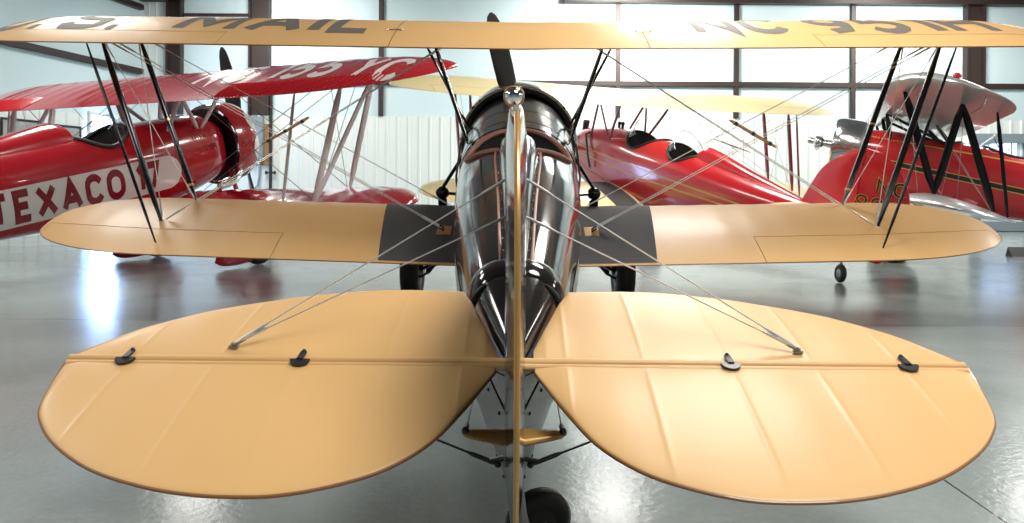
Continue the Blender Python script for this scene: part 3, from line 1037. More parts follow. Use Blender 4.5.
# engine cowling, engine, propeller
cc = (0, 6.0, 0.41)
ring_cowl(A, cc, 0.625, 0.72, 'dark_chrome', lip=0.8)
g = MB(); g.lathe([(0.615, -0.365), (0.632, -0.35), (0.632, -0.30), (0.622, -0.29)], Matrix.Translation(cc), 72); g.build('cowl_band', 'chrome', A)
radial(A, (0, 6.05, 0.41), 0.24, 0.55)
g = MB(); g.lathe([(0.30, 0.0), (0.52, -0.02), (0.53, -0.05), (0.2, -0.06)], Matrix.Translation((0, 5.80, 0.41)), 48); g.build('firewall', 'satin_black', A)
propeller(A, (0, 6.50, 0.41), 1.40, 13.5, 'satin_black', 'steel', 0.13)

g = MB(); g.lathe([(0.53, 5.70 - 6.0), (0.56, 5.66 - 6.0), (0.607, 5.655 - 6.0), (0.612, 5.70 - 6.0), (0.53, 5.72 - 6.0)], Matrix.Translation(cc), 72); g.build('cowl_gap_shade', 'satin_black', A)  # black ring standing in for the shaded gap behind the cowling
# cabane struts
for sg in (-1, 1):
    bf, br = FA.side(5.35, 0.62, sg, 0.01), FA.side(4.70, 0.60, sg, 0.01)
    tf, tr = UP.pt(sg * 1.02, 0.16, False), UP.pt(sg * 0.82, 0.66, False)
    strut(A, bf, tf, 'black_strut', 'cabane_strut', (0.035, 0.016))
    strut(A, br, tr, 'black_strut', 'cabane_strut', (0.035, 0.016))
    strut(A, br + Vector((0, 0.05, 0.02)), tf + Vector((-sg * 0.12, -0.08, 0)), 'black_strut', 'cabane_strut', (0.03, 0.014))
# interplane struts, aileron struts and wires
for sg in (-1, 1):
    lf, lr, la = LOW.on(sg * 3.45, 5.52, -0.01), LOW.on(sg * 3.56, 4.93, -0.01), LOW.on(sg * 3.42, 4.50, -0.005)
    uf, ur, ua = UP.pt(sg * 4.08, 0.20, False), UP.pt(sg * 4.18, 0.54, False), UP.pt(sg * 4.05, 0.85, False)
    strut(A, lf, uf, 'black_strut', 'interplane_strut', (0.05, 0.022), bands=(0.1, 0.5))
    strut(A, lr, ur, 'black_strut', 'interplane_strut', (0.05, 0.022))
    strut(A, la, ua, 'black_strut', 'aileron_strut', (0.02, 0.013))
    b = MB(); b.lathe([(0.03, -0.01), (0.034, 0.0), (0.022, 0.02), (0.02, 0.05)], Matrix.Translation(lr) @ Matrix.Rotation(R(90), 4, 'X') @ Matrix.Rotation(R(180), 4, 'X'), 14, (True, True)); b.build('strut_fitting', 'steel', A)
    root_r, root_f = LOW.on(sg * 0.75, 4.9, 0.02), LOW.on(sg * 0.75, 5.62, 0.02)
    cab_f, cab_r = UP.pt(sg * 0.75, 0.18, False), UP.pt(sg * 0.75, 0.62, False)
    for (a_, b_, n_) in ((root_r, ur + Vector((-sg * 0.06, 0, 0)), 'flying_wire'), (root_r + Vector((0, 0.04, 0)), ur + Vector((-sg * 0.10, 0.05, 0)), 'flying_wire'),
                         (root_f, uf + Vector((-sg * 0.06, 0, 0)), 'flying_wire'),
                         (cab_f, lf + Vector((-sg * 0.05, 0, 0.02)), 'landing_wire'), (cab_r, lr + Vector((-sg * 0.05, 0, 0.02)), 'landing_wire')):
        wire(A, a_, b_, 'wire', 0.0048, n_, 0.25)
    wire(A, lf + Vector((0, -0.03, 0.03)), ur + Vector((0, 0.03, 0)), 'wire', 0.004, 'incidence_wire', 0.2)
    wire(A, lr + Vector((0, 0.03, 0.03)), uf + Vector((0, -0.03, 0)), 'wire', 0.004, 'incidence_wire', 0.2)
    # wooden spreader stick clipped to the crossing wires
    m1 = (root_r.lerp(ur, 0.52) + cab_r.lerp(lr, 0.48)) * 0.5
    d1 = (ur - root_r).normalized(); d2 = (lr - cab_r).normalized()
    d1 = Vector((sg * 1.0, 0.0, -0.56)).normalized()
    s_ = MB(); s_.tube([m1 - d1 * 0.28, m1 - d1 * 0.26, m1, m1 + d1 * 0.26, m1 + d1 * 0.28], [0.006, 0.014, 0.018, 0.014, 0.006], 8)
    so = s_.build('wire_spreader', 'wood', A)
    for k in (-0.2, 0.0, 0.2):
        cp = MB()
        cp.tube([m1 + d1 * (k - 0.015), m1 + d1 * (k + 0.015)], 0.021, 8)
        cp.build('clip', 'gunmetal', so)

# step lamps on brackets beside the nose, with their stays
for sg in (-1, 1):
    pc = Vector((sg * 0.83, 5.75, -0.15))
    lm = MB(); lm.ball(pc, 0.075, (1.0, 1.15, 0.95), 12); lm.tube([pc + Vector((0, 0, -0.07)), pc + Vector((0, 0, -0.14))], 0.05, 12)
    lo_ = lm.build('lamp_pod', 'black_strut', A)
    br = MB(); br.tube([pc, FA.side(5.5, -0.12, sg, -0.01)], 0.018, 8); br.tube([pc + Vector((0, 0, 0.05)), FA.side(5.35, 0.36, sg, 0.0)], 0.02, 8)
    br.build('bracket', 'black_strut', lo_)
    hs = MB()
    hs.tube([FA.side(5.25, 0.66, sg, 0.0), FA.side(5.1, 0.66, sg, 0.07), FA.side(4.8, 0.55, sg, 0.055), FA.side(4.6, 0.3, sg, 0.03), FA.side(4.5, 0.0, sg, 0.015), FA.side(4.45, -0.1, sg, 0.0)], 0.011, 8)
    hs.build('hose', 'satin_black', A)

# main gear: legs, axle struts, wheels
WZ = lambda Y, Z: (((Y - 2.6) * math.cos(R(13.5)) + Z * math.sin(R(13.5))), (-(Y - 2.6) * math.sin(R(13.5)) + Z * math.cos(R(13.5))))
wy, wz = WZ(8.15, 0.372)
for sg in (-1, 1):
    wc = Vector((sg * 1.14, wy, wz))
    wheel(A, wc, 0.375, 0.20, 'black', 'main_wheel')
    for yy in (5.2, 4.5):
        strut(A, wc - Vector((sg * 0.12, 0, 0)), FA.side(yy, -0.25, sg, -0.02), 'black_strut', 'gear_leg', (0.05, 0.025))
    strut(A, wc - Vector((sg * 0.12, 0, 0)), Vector((sg * 0.05, wy - 0.1, -0.55)), 'black_strut', 'axle_strut', (0.04, 0.02))
    strut(A, wc + Vector((-sg * 0.16, 0, -0.05)), Vector((sg * 0.72, wy - 0.15, -0.36)), 'black_strut', 'shock_strut', (0.055, 0.05))
    bl = MB(); bl.tube([wc + Vector((-sg * 0.1, -0.12, -0.05)), wc + Vector((-sg * 0.22, -0.32, 0.08)), wc + Vector((-sg * 0.36, -0.28, 0.24)), wc + Vector((-sg * 0.42, -0.1, 0.4))], 0.012, 8); bl.build('brake_line', 'satin_black', A)
strut(A, Vector((-0.05, wy - 0.1, -0.55)), Vector((0, 5.0, -0.36)), 'black_strut', 'gear_leg', (0.03, 0.02))

# tail: stabilizers and elevators
ST_F = [(0.066, 0.10), (0.178, 0.518), (0.226, 0.65), (0.45, 0.664), (0.60, 0.655), (0.75, 0.622), (0.90, 0.578), (1.01, 0.53), (1.12, 0.48), (1.24, 0.41), (1.33, 0.335), (1.43, 0.235), (1.51, 0.12), (1.55, 0.05), (1.563, 0.018)]
EL_B = [(0.068, -0.048), (0.10, -0.12), (0.16, -0.255), (0.245, -0.412), (0.355, -0.522), (0.47, -0.583), (0.60, -0.624), (0.72, -0.637), (0.86, -0.631), (1.015, -0.601), (1.19, -0.537), (1.345, -0.438), (1.445, -0.34), (1.497, -0.255), (1.54, -0.10), (1.56, 0.0)]
RIBS = (0.18, 0.45, 0.74, 1.03, 1.33)


def xstations(x0, x1, n):
    return [x0 + (x1 - x0) * i / n for i in range(n)] + [x1 - (x1 - x0) / n * 0.5 ** k for k in range(1, 6)] + [x1]


def smooth_tab(tab, n=120):
    """curve through the traced points, resampled"""
    rows = [(i, a, b) for i, (a, b) in enumerate(tab)]
    out = []
    for k in range(n + 1):
        a, b = interp(rows, (len(tab) - 1) * k / n)
        if not out or a > out[-1][0] + 1e-5:
            out.append((a, b))
    return out


ELs = smooth_tab(EL_B)
STs = ST_F[:3] + smooth_tab(ST_F[3:], 90)
for sg in (-1, 1):
    st = tail_panel(sg, STs, [(0, 0.012), (2, 0.012)], xstations(0.066, 1.562, 260), HY, HZ, 0.0, RIBS, 0.02)
    st.tube([(sg * 0.012, HY + 0.012, HZ + 0.002), (sg * 1.556, HY + 0.012, HZ + 0.002)], 0.0155, 12)     # rounded rear spar
    so = st.build('stabilizer', 'tan', A, angle=60)
    el = tail_panel(sg, [(0, -0.010), (2, -0.010)], ELs, xstations(0.07, 1.557, 260), HY, HZ, 6.0, RIBS, 0.017)
    el.tube([(sg * 0.035, HY - 0.016, HZ - 0.002), (sg * 1.552, HY - 0.016, HZ - 0.002)], 0.0125, 12)      # elevator spar
    eo = el.build('elevator', 'tan', A, angle=60)
    eg = MB()
    pts = []
    for (x, y) in ELs[::2] + [ELs[-1]]:
        pts.append((sg * x, HY + y * math.cos(R(6)), HZ + y * math.sin(R(6)) - 0.001))
    eg.tube(pts, 0.0055, 8); eg.build('edge_tape', 'tan_edge', eo)
    eg = MB(); eg.tube([(sg * x, HY + y, HZ) for x, y in STs[2::3]], 0.005, 8); eg.build('edge_tape', 'gold', so)
    # hinge covers: a dark half disc on the elevator with a short tongue over the spar
    for hx in (0.742, 1.348):
        hc = MB()
        rows = []
        for i in range(13):
            a = PI + PI * i / 12
            rows.append([Vector((sg * hx + 0.034 * k * math.cos(a), HY - 0.010 + 0.036 * k * math.sin(a), HZ + 0.021 - 0.004 * (1 + math.sin(a) * -1) * k * 0 + 0.042 * k * math.sin(a) * 0.105)) for k in (0.02, 0.5, 0.85, 1.0)])
        hc.grid(rows)
        hc.grid([[p + Vector((0, 0, -0.009)) for p in r_] for r_ in rows], flip=True)
        hc.grid([[r_[-1] for r_ in rows], [r_[-1] + Vector((0, 0, -0.009)) for r_ in rows]])
        hc.box((sg * hx, HY + 0.012, HZ + 0.022), (0.024, 0.058, 0.007), b=0.0025)
        hc.ball((sg * hx, HY + 0.040, HZ + 0.024), 0.008, n=6)
        hc.build('hinge_cover', 'gunmetal', eo)
    # brace wires from the fin to the stabilizer, with their clevis fittings
    an = Vector((sg * 1.003, HY + 0.075, HZ + 0.028))
    for (yy, zz) in ((0.607, 1.243), (0.524, 1.113)):
        a_ = Vector((sg * 0.028, yy, zz))
        wire(A, an + Vector((0, 0.0, 0.004)), a_, 'wire', 0.0030, 'brace_wire', 0.14)
    fb = MB(); fb.box(tuple(an + Vector((0, 0, -0.005))), (0.034, 0.024, 0.010), b=0.003); fb.ball(an + Vector((0, 0, 0.004)), 0.009, n=6)
    d = (Vector((sg * 0.028, 0.56, 1.17)) - an).normalized()
    fb.tube([an, an + d * 0.03, an + d * 0.05, an + d * 0.10, an + d * 0.12], [0.005, 0.008, 0.006, 0.008, 0.004], 8)
    fb.build('clevis', 'dull_wire', so)
    # lower brace rod and its fitting under the stabilizer
    lo0, hi0 = Vector((sg * 0.058, 0.14, 0.305)), Vector((sg * 1.0, HY + 0.07, HZ - 0.02))
    wire(A, lo0, hi0, 'gunmetal', 0.0040, 'brace_rod', 0.12)
    lf_ = MB(); lf_.tube([Vector((sg * 0.012, 0.10, 0.37)), Vector((sg * 0.03, 0.12, 0.345)), lo0 + (hi0 - lo0).normalized() * 0.03], [0.007, 0.011, 0.009], 8); lf_.ball(lo0, 0.013, n=6)
    lf_.build('brace_fitting', 'gunmetal', A)
    # control cables: horn to turnbuckle to fuselage; pushrod below the elevator
    hn = Vector((sg * 0.158, -0.02, 0.535))
    ca = Vector((sg * 0.155, 0.42, 0.50)); cb = FA.side(0.72, 0.27, sg, 0.0)
    cm_ = hn.lerp(cb, 0.12)
    wire(A, hn, cb, 'gunmetal', 0.0028, 'rudder_cable')
    tb = MB(); dd = (cb - hn).normalized(); tb.tube([hn + dd * 0.02, hn + dd * 0.035, hn + dd * 0.06, hn + dd * 0.085, hn + dd * 0.11, hn + dd * 0.13], [0.003, 0.008, 0.006, 0.009, 0.006, 0.003], 8)
    tb.build('turnbuckle', 'gunmetal', A)
    wire(A, Vector((sg * 0.055, 0.3, 0.60)), Vector((sg * 0.19, 0.02, 0.62)), 'gunmetal', 0.003, 'elevator_cable')

# fin, rudder, tail lamp, horn
fl = [(0.70, 1.55, 0.175), (0.82, 1.42, 0.172), (1.0, 1.12, 0.170), (1.2, 0.80, 0.168), (1.38, 0.50, 0.165), (1.50, 0.28, 0.16), (1.55, 0.19, 0.155)]
fin_grid(fl, (0.036, 'fin')).build('fin', 'black', A, angle=60)
rl = [(0.28, 0.12, -0.16), (0.33, 0.135, -0.32), (0.42, 0.145, -0.41), (0.60, 0.15, -0.475), (0.93, 0.152, -0.50), (1.2, 0.15, -0.455), (1.4, 0.145, -0.35), (1.53, 0.13, -0.22), (1.60, 0.09, -0.10)]
RM = Matrix.Translation((0, 0.15, 0)) @ Matrix.Rotation(R(0.8), 4, 'Z') @ Matrix.Translation((0, -0.15, 0))   # rudder a touch to starboard
rud = fin_grid(rl, (0.034, 'rudder'), RM, te=0.006).build('rudder', 'black', A, angle=60)
te = MB(); te.tube([RM @ Vector((0, interp(rl, z)[1] - 0.001, z)) for z in [lerp(0.29, 1.60, i / 40) for i in range(41)]], 0.0088, 10); te.build('trailing_edge', 'gold', rud)
tl = MB()
tlc = Matrix.Translation((-0.006, -0.045, 1.640)) @ Matrix.Rotation(R(180), 4, 'Z')
tl.lathe([(0.001, -0.045), (0.014, -0.042), (0.024, -0.028), (0.028, -0.005), (0.028, 0.004)], tlc, 24)
tl.lathe([(0.028, 0.004), (0.031, 0.005), (0.031, 0.012), (0.027, 0.014)], tlc, 24)
tl.tube([(0, -0.05, 1.60), (0, -0.05, 1.62)], 0.012, 8)
tlo = tl.build('tail_lamp', 'chrome', A)
ln = MB(); ln.lathe([(0.027, 0.012), (0.025, 0.024), (0.018, 0.034), (0.008, 0.039), (0.001, 0.040)], tlc, 24); ln.build('lens', 'chrome', tlo)
ln = MB(); ln.lathe([(0.0285, 0.010), (0.0305, 0.0125), (0.0285, 0.015)], tlc, 24); ln.build('bezel', 'gold', tlo)
hm = MB()
rings = []
for i in range(21):
    x = lerp(-0.172, 0.172, i / 20)
    k = abs(x) / 0.172
    hh = lerp(0.020, 0.011, k) * math.sqrt(max(0.03, 1 - k ** 14)); dd = lerp(0.05, 0.018, k) * math.sqrt(max(0.03, 1 - k ** 14))
    zc_ = lerp(0.512, 0.528, k)
    rings.append([Vector((x, -0.02 + dd * math.cos(2 * PI * q / 14), zc_ + hh * math.sin(2 * PI * q / 14))) for q in range(14)])
hm.loft(rings); ho = hm.build('rudder_horn', 'gold', A)
for sg in (-1, 1):
    g = MB(); g.ball((sg * 0.160, -0.02, 0.538), 0.013, n=7); g.build('horn_bolt', 'gunmetal', ho)
    g = MB(); g.tube([(sg * 0.006, 0.06, 0.585), (sg * 0.022, 0.055, 0.570), (sg * 0.030, 0.05, 0.562)], [0.006, 0.011, 0.007], 8); g.build('rudder_hinge', 'satin_black', A)
# tail wheel swung to one side on its fork
twy, twz = WZ(2.68, 0.122)
wheel(A, Vector((0.088, twy, twz)), 0.120, 0.075, 'satin_black', 'tail_wheel', axis=(0.35, -0.95, 0.1))
fk = MB(); fk.tube([(0.012, 0.10, 0.33), (0.016, 0.07, 0.25), (0.03, 0.03, 0.18), (0.05, 0.04, 0.10), (0.075, twy - 0.055, twz + 0.0)], [0.02, 0.021, 0.018, 0.016, 0.014], 10); fk.build('tail_wheel_fork', 'grey_metal', A)


# ================================================================== the other biplanes
def tail_set(root, body, m, hinge_y, hinge_z, semi, chord, ch_el, fin_levels, rud_levels, rud_rot=0.0, m_fin=None, x0=0.06):
    F = [(x0, chord * 0.75)] + [(x0 + (semi - x0) * k / 20, chord * math.sqrt(max(0.0004, 1 - (k / 20) ** 2.4))) for k in range(1, 21)]
    Bk = [(x0, -0.05)] + [(x0 + (semi - x0) * k / 20, -ch_el * math.sqrt(max(0.0004, 1 - ((k / 20 - 0.4) / (0.6 if k > 8 else 0.42)) ** 2))) for k in range(1, 21)]
    for sg in (-1, 1):
        tail_panel(sg, F, [(0, 0.008), (3, 0.008)], xstations(x0, semi, 60), hinge_y, hinge_z, 0, (), 0.02).build('stabilizer', m, root, angle=60)
        tail_panel(sg, [(0, -0.008), (3, -0.008)], Bk, xstations(x0, semi, 60), hinge_y, hinge_z, 4, (), 0.017).build('elevator', m, root, angle=60)
    fin_grid(fin_levels, (0.03, 'fin')).build('fin', m_fin or m, root, angle=60)
    rm = Matrix.Translation((0, rud_levels[0][1], 0)) @ Matrix.Rotation(R(rud_rot), 4, 'Z') @ Matrix.Translation((0, -rud_levels[0][1], 0))
    return fin_grid(rud_levels, (0.028, 'rudder'), rm).build('rudder', m_fin or m, root, angle=60), rm


def ground_z(y, pitch):
    return -y * math.tan(R(pitch))


def gear(root, body, y, pitch, m_leg, m_hub, r=0.36, x=1.0, w=0.18, pant=None, lift=0.0):
    c_z = ground_z(y, pitch) + r / math.cos(R(pitch)) + 0.004 + lift
    for sg in (-1, 1):
        wc = Vector((sg * x, y, c_z))
        wheel(root, wc, r, w, m_hub, 'main_wheel')
        for dy in (0.35, -0.45):
            strut(root, wc - Vector((sg * w * 0.6, 0, 0)), body.side(y + dy, body.sec(y + dy)[3] + 0.1, sg, -0.02), m_leg, 'gear_leg', (0.04, 0.02))
        strut(root, wc - Vector((sg * w * 0.6, 0, 0)), Vector((0, y, c_z + 0.32)), m_leg, 'axle_strut', (0.03, 0.02))
        if pant:
            rings = []
            for i in range(21):
                t = i / 20
                yy = y + lerp(0.46, -0.75, t)
                k = math.sqrt(max(0.0, math.sin(PI * min(1, (t * 1.02) ** 0.62)))) * 1.0
                hh = (r * 1.12) * k + 0.004; ww = w * 0.95 * k + 0.003
                rings.append([Vector((sg * x + ww * math.cos(2 * PI * q / 20), yy, c_z + 0.10 - 0.10 * t + hh * math.sin(2 * PI * q / 20) * (1.0 if math.sin(2 * PI * q / 20) > 0 else 0.82))) for q in range(20)])
            MB().loft(rings).build('wheel_fairing', pant, root)


def tail_wheel(root, pitch, m_hub, r=0.12, y=0.05, w=0.07, axis=(1, 0, 0), lift=0.0):
    c = Vector((0, y, ground_z(y, pitch) + r / math.cos(R(pitch)) + 0.004 + lift))
    wheel(root, c, r, w, m_hub, 'tail_wheel', axis)
    g = MB(); g.tube([c + Vector((0.05, 0, 0)), c + Vector((0.05, 0.06, 0.12)), c + Vector((0, 0.16, 0.22)), c + Vector((0, 0.22, 0.45))], 0.018, 8); g.build('tail_wheel_fork', 'steel', root)


def windscreen(root, body, y, hw, h, lean=0.18, m='glass'):
    """curved transparent screen with thickness and a thin frame"""
    n = 16
    rows_o, rows_i = [], []
    for j in range(7):
        v = j / 6
        ro, ri = [], []
        for k in range(n + 1):
            a = PI * (k / n - 0.5)
            x = hw * math.sin(a); yy = y + 0.22 * (math.cos(a) - 1) * -1 * -1
            b = body.top(x, yy, 0)
            top = h * (0.35 + 0.65 * math.cos(a))
            ro.append(b + Vector((0, -lean * v, top * v))); ri.append(b + Vector((-0.006 * math.sin(a), -lean * v - 0.006, top * v)))
        rows_o.append(ro); rows_i.append(ri)
    mb = MB(); mb.grid(rows_o); mb.grid(rows_i, flip=True); mb.grid([rows_o[-1], rows_i[-1]]); mb.grid([rows_o[0], rows_i[0]])
    mb.grid([[r_[0] for r_ in rows_o], [r_[0] for r_ in rows_i]]); mb.grid([[r_[-1] for r_ in rows_o], [r_[-1] for r_ in rows_i]])
    o = mb.build('windscreen', m, root)
    f = MB(); f.tube(rows_o[-1], 0.007, 6); f.tube(rows_o[0], 0.008, 6); f.build('windscreen_frame', 'steel', o)
    return o


def bay_wires(root, lo, up, xi, xo, yl, yu, m='dull_wire', r=0.0045, dbl=False):
    """flying, landing and incidence wires of both bays"""
    for sg in (-1, 1):
        lr = [lo.on(sg * xi, y, 0.01) for y in yl]; lt = [lo.on(sg * xo, y, 0.01) for y in yl]
        ur = [up.on(sg * xi, y, 0) - Vector((0, 0, 0.1)) for y in yu]; ut = [up.on(sg * xo, y, 0) - Vector((0, 0, 0.1)) for y in yu]
        for k in range(2):
            wire(root, lr[k], ut[k], m, r, 'flying_wire'); wire(root, ur[k], lt[k], m, r, 'landing_wire')
        wire(root, lt[0], ut[1], m, r * 0.8, 'incidence_wire'); wire(root, lt[1], ut[0], m, r * 0.8, 'incidence_wire')


# ---------------------------------------------------------------- red biplane with cream wings, behind on the right
PB = 13.0
B = thing('biplane', 'red two-cockpit biplane with cream wings and bare black radial engine, rudder turned', 'airplane', frame_mtx((4.39, 10.0, 0), 25, PB))
BUP = Wing(5.98, 1.70, 1.62, 4.85, dih=0.6, t=0.125, x_le=3.3, x_te=3.2, rib=0.36, sag=0.003)
BLO = Wing(5.48, -0.04, 1.55, 4.35, dih=1.2, t=0.12, x_le=3.2, x_te=3.1, rib=0.36, sag=0.003)
buw = BUP.build('upper_wing', 'cream', B, -4.85, 4.85, ail=[(-4.3, -2.4, 0.78), (2.4, 4.3, 0.78)])
for sg in (-1, 1):
    w_ = BLO.build('lower_wing', 'cream', B, *sorted((sg * 0.42, sg * 4.35)), ail=[(sg * 2.3, sg * 4.0, 0.76)])
    wk = MB(); drape(wk, [[(sg * 0.50, 3.98), (sg * 1.02, 3.98), (sg * 1.02, 5.45), (sg * 0.50, 5.45)]], lambda x, y: BLO.on(x, y, 0.004), 0.06); wk.build('walkway', 'walk', w_)
FB = Body([(0.02, 0.025, 0.86, 0.70, 0.40), (1.0, 0.20, 0.93, 0.68, 0.22), (2.0, 0.32, 1.00, 0.66, 0.08), (3.2, 0.42, 1.10, 0.62, -0.06), (4.2, 0.47, 1.16, 0.60, -0.16), (5.2, 0.50, 1.16, 0.56, -0.22), (6.2, 0.47, 1.08, 0.52, -0.2), (6.75, 0.42, 0.96, 0.50, -0.05), (6.95, 0.36, 0.86, 0.48, 0.08)], nt=2.2, nb=3.0)
BH = [(3.50, 0.40, 0.36), (4.68, 0.46, 0.42)]
fb_ = FB.build('fuselage', 'red2', B, 0.02, 6.95, ny=190, n=96, holes=BH)
for h_ in BH:
    FB.rim(h_, 0.022, 'satin_black', fb_); FB.tub(h_, 0.45, fb_)
rows = []
for i in range(25):
    y = lerp(0.9, 3.12, i / 24)
    ht = lin([(0.9, 0.01), (2.0, 0.10), (2.7, 0.17), (3.02, 0.18), (3.12, 0.10)], y); hw = lin([(0.9, 0.05), (2.9, 0.18), (3.12, 0.16)], y)
    rows.append([FB.top(hw * math.cos(PI * k / 14), y) + Vector((0, 0, -0.005 + ht * math.sin(PI * k / 14) ** 0.8)) for k in range(15)])
h = MB(); h.grid(rows); h.f.append(tuple(range(24 * 15, 25 * 15))); h.build('headrest', 'red2', fb_)
windscreen(fb_, FB, 3.92, 0.30, 0.26); windscreen(fb_, FB, 5.16, 0.30, 0.28)
for sg in (-1, 1):
    for dz in (0.0, -0.15):
        s_ = MB()
        rows = [[FB.side(y, lerp(0.60, 0.64, (y - 1) / 5.8) + dz * lerp(0.4, 1, min(1, (y - 1) / 3)) + e, sg, 0.004) for y in [lerp(1.0, 6.8, i / 50) for i in range(51)]] for e in (-0.014, 0.014)]
        s_.grid(rows); s_.build('stripe', 'yellow', fb_)
radial(B, (0, 7.05, 0.48), 0.22, 0.60, 7)
propeller(B, (0, 7.30, 0.48), 1.2, 88, 'satin_black', 'steel', 0.1)
ex = MB(); ex.tube([FB.side(6.3, 0.95, -1, 0.0), FB.side(6.25, 0.9, -1, 0.10), FB.side(5.9, 0.55, -1, 0.09), FB.side(5.8, 0.30, -1, 0.06)], 0.022, 8); ex.build('exhaust_pipe', 'gunmetal', B)
for (y, z) in ((5.78, 0.0), (5.66, 0.0)):
    g = MB(); p = FB.top(0.0, y); g.tube([p, p + Vector((0, 0, 0.07))], 0.03, 10); g.ball(p + Vector((0, 0, 0.08)), 0.04, n=8); g.build('filler_cap', 'satin_black', B)
for sg in (-1, 1):
    b1, b2 = FB.side(6.15, 0.86, sg, 0.0), FB.side(5.45, 0.92, sg, 0.0)
    t1, t2 = BUP.pt(sg * 0.55, 0.14, False), BUP.pt(sg * 0.55, 0.62, False)
    strut(B, b1, t1, 'maroon', 'cabane_strut', (0.035, 0.018)); strut(B, b2, t2, 'maroon', 'cabane_strut', (0.035, 0.018)); strut(B, b2, t1, 'maroon', 'cabane_strut', (0.03, 0.016))
    l1, l2, l3 = BLO.on(sg * 3.5, 5.15), BLO.on(sg * 3.5, 4.45), BLO.on(sg * 3.35, 4.08)
    u1, u2, u3 = BUP.pt(sg * 3.55, 0.16, False), BUP.pt(sg * 3.55, 0.62, False), BUP.pt(sg * 3.4, 0.85, False)
    strut(B, l1, u1, 'maroon', 'interplane_strut', (0.05, 0.024)); strut(B, l2, u2, 'maroon', 'interplane_strut', (0.05, 0.024)); strut(B, l3, u3, 'maroon', 'aileron_strut', (0.025, 0.016))
bay_wires(B, BLO, BUP, 0.55, 3.5, (5.1, 4.5), (5.7, 5.0))
m1 = (BLO.on(0.55, 4.5).lerp(BUP.on(3.5, 5.0), 0.5))
g = MB(); d1 = Vector((1, 0, -0.25)).normalized(); g.tube([m1 - d1 * 0.5, m1, m1 + d1 * 0.5], [0.01, 0.017, 0.01], 8); g.build('wire_spreader', 'wood', B)
frl = [(0.80, 1.0, 0.02), (0.87, 0.93, 0.02), (1.18, 0.78, 0.02), (1.46, 0.62, 0.02), (1.59, 0.47, 0.02), (1.70, 0.32, 0.02), (1.78, 0.16, 0.015), (1.825, 0.04, 0.01)]
rrl = [(0.38, 0.0, -0.40), (0.6, 0.0, -0.62), (0.9, 0.0, -0.68), (1.2, 0.0, -0.63), (1.4, 0.0, -0.57), (1.55, 0.0, -0.48), (1.65, 0.0, -0.40), (1.74, 0.0, -0.28), (1.81, 0.0, -0.14), (1.83, 0.0, -0.03)]
brud, brm = tail_set(B, FB, 'cream', 0.18, 0.90, 1.32, 0.62, 0.55, frl, rrl, 22, 'red2')


def rud_text(txt, size, yc, z0):
    """letters on the port face of the turned rudder, black with a gold outline"""
    for (m, th, off) in (('yellow', 0.125, 0.033), ('satin_black', 0.080, 0.0345)):
        q, w = text_quads(txt, size, 0.11, gap=0.32)
        q2 = []
        x = 0.11
        for ch in txt:
            gw, pl = GLYPH[ch]
            for poly, closed in pl:
                for qq in strokes([(x + px, 0.11 + py * 0.78) for px, py in poly], closed, th * 0.8):
                    q2.append([(c[0] * size, c[1] * size) for c in qq])
            x += gw + 0.22 + 0.16
        mb = MB()
        # read from port: nose to the reader's left
        drape(mb, [[(a - x * size / 2, b) for a, b in qq] for qq in q2], lambda u, v: brm @ Vector((-off, yc - u, z0 + v)), 0.05)
        mb.build('lettering', m, brud)


rud_text('NC', 0.20, -0.42, 1.28)
rud_text('9064', 0.20, -0.38, 1.04)
gear(B, FB, 5.6, PB, 'maroon', 'red2', r=0.36, x=0.95)
tail_wheel(B, PB, 'grey_metal', 0.122, 0.03, axis=(0.93, -0.35, 0))

# ---------------------------------------------------------------- red biplane with silver wings, far right
PC = 12.0
Cc = thing('biplane', 'red biplane with silver wings, polished engine cowling and black wing struts', 'airplane', frame_mtx((12.27, 11.1, 0), 67, PC))
CUP = Wing(6.68, 1.13, 1.55, 4.75, dih=1.5, t=0.125, x_le=3.3, x_te=3.3, rib=0.36, sag=0.003, kle=0.5, inc=4)
CLO = Wing(6.12, -0.24, 1.38, 4.05, dih=1.2, t=0.12, x_le=3.0, x_te=3.0, rib=0.36, sag=0.003)
cuw = CUP.build('upper_wing', 'silver', Cc, -4.75, 4.75, ail=[(-4.4, -2.6, 0.76), (2.6, 4.4, 0.76)])
for sg in (-1, 1):
    CLO.build('lower_wing', 'silver', Cc, *sorted((sg * 0.40, sg * 4.05)))
nl = MB(); nl.ball(CUP.pt(-4.66, 0.35, True, 0.03), 0.035, (1, 1.4, 1), 8); nl.build('navigation_lamp', 'nav_red', cuw)
FC = Body([(0.05, 0.03, 0.72, 0.58, 0.40), (1.2, 0.20, 0.78, 0.56, 0.2), (2.5, 0.33, 0.84, 0.52, 0.02), (4.0, 0.43, 0.92, 0.50, -0.13), (5.2, 0.46, 0.98, 0.50, -0.2), (6.2, 0.44, 0.98, 0.52, -0.12), (6.75, 0.38, 0.92, 0.54, 0.12)], nt=2.3, nb=3.0)
CH = [(4.45, 0.38, 0.27), (5.55, 0.36, 0.28)]
fc_ = FC.build('fuselage', 'red2', Cc, 0.05, 6.75, ny=170, n=96, holes=CH)
for h_ in CH:
    FC.rim(h_, 0.022, 'satin_black', fc_); FC.tub(h_, 0.45, fc_)
windscreen(fc_, FC, 4.92, 0.28, 0.24); windscreen(fc_, FC, 6.0, 0.28, 0.24)
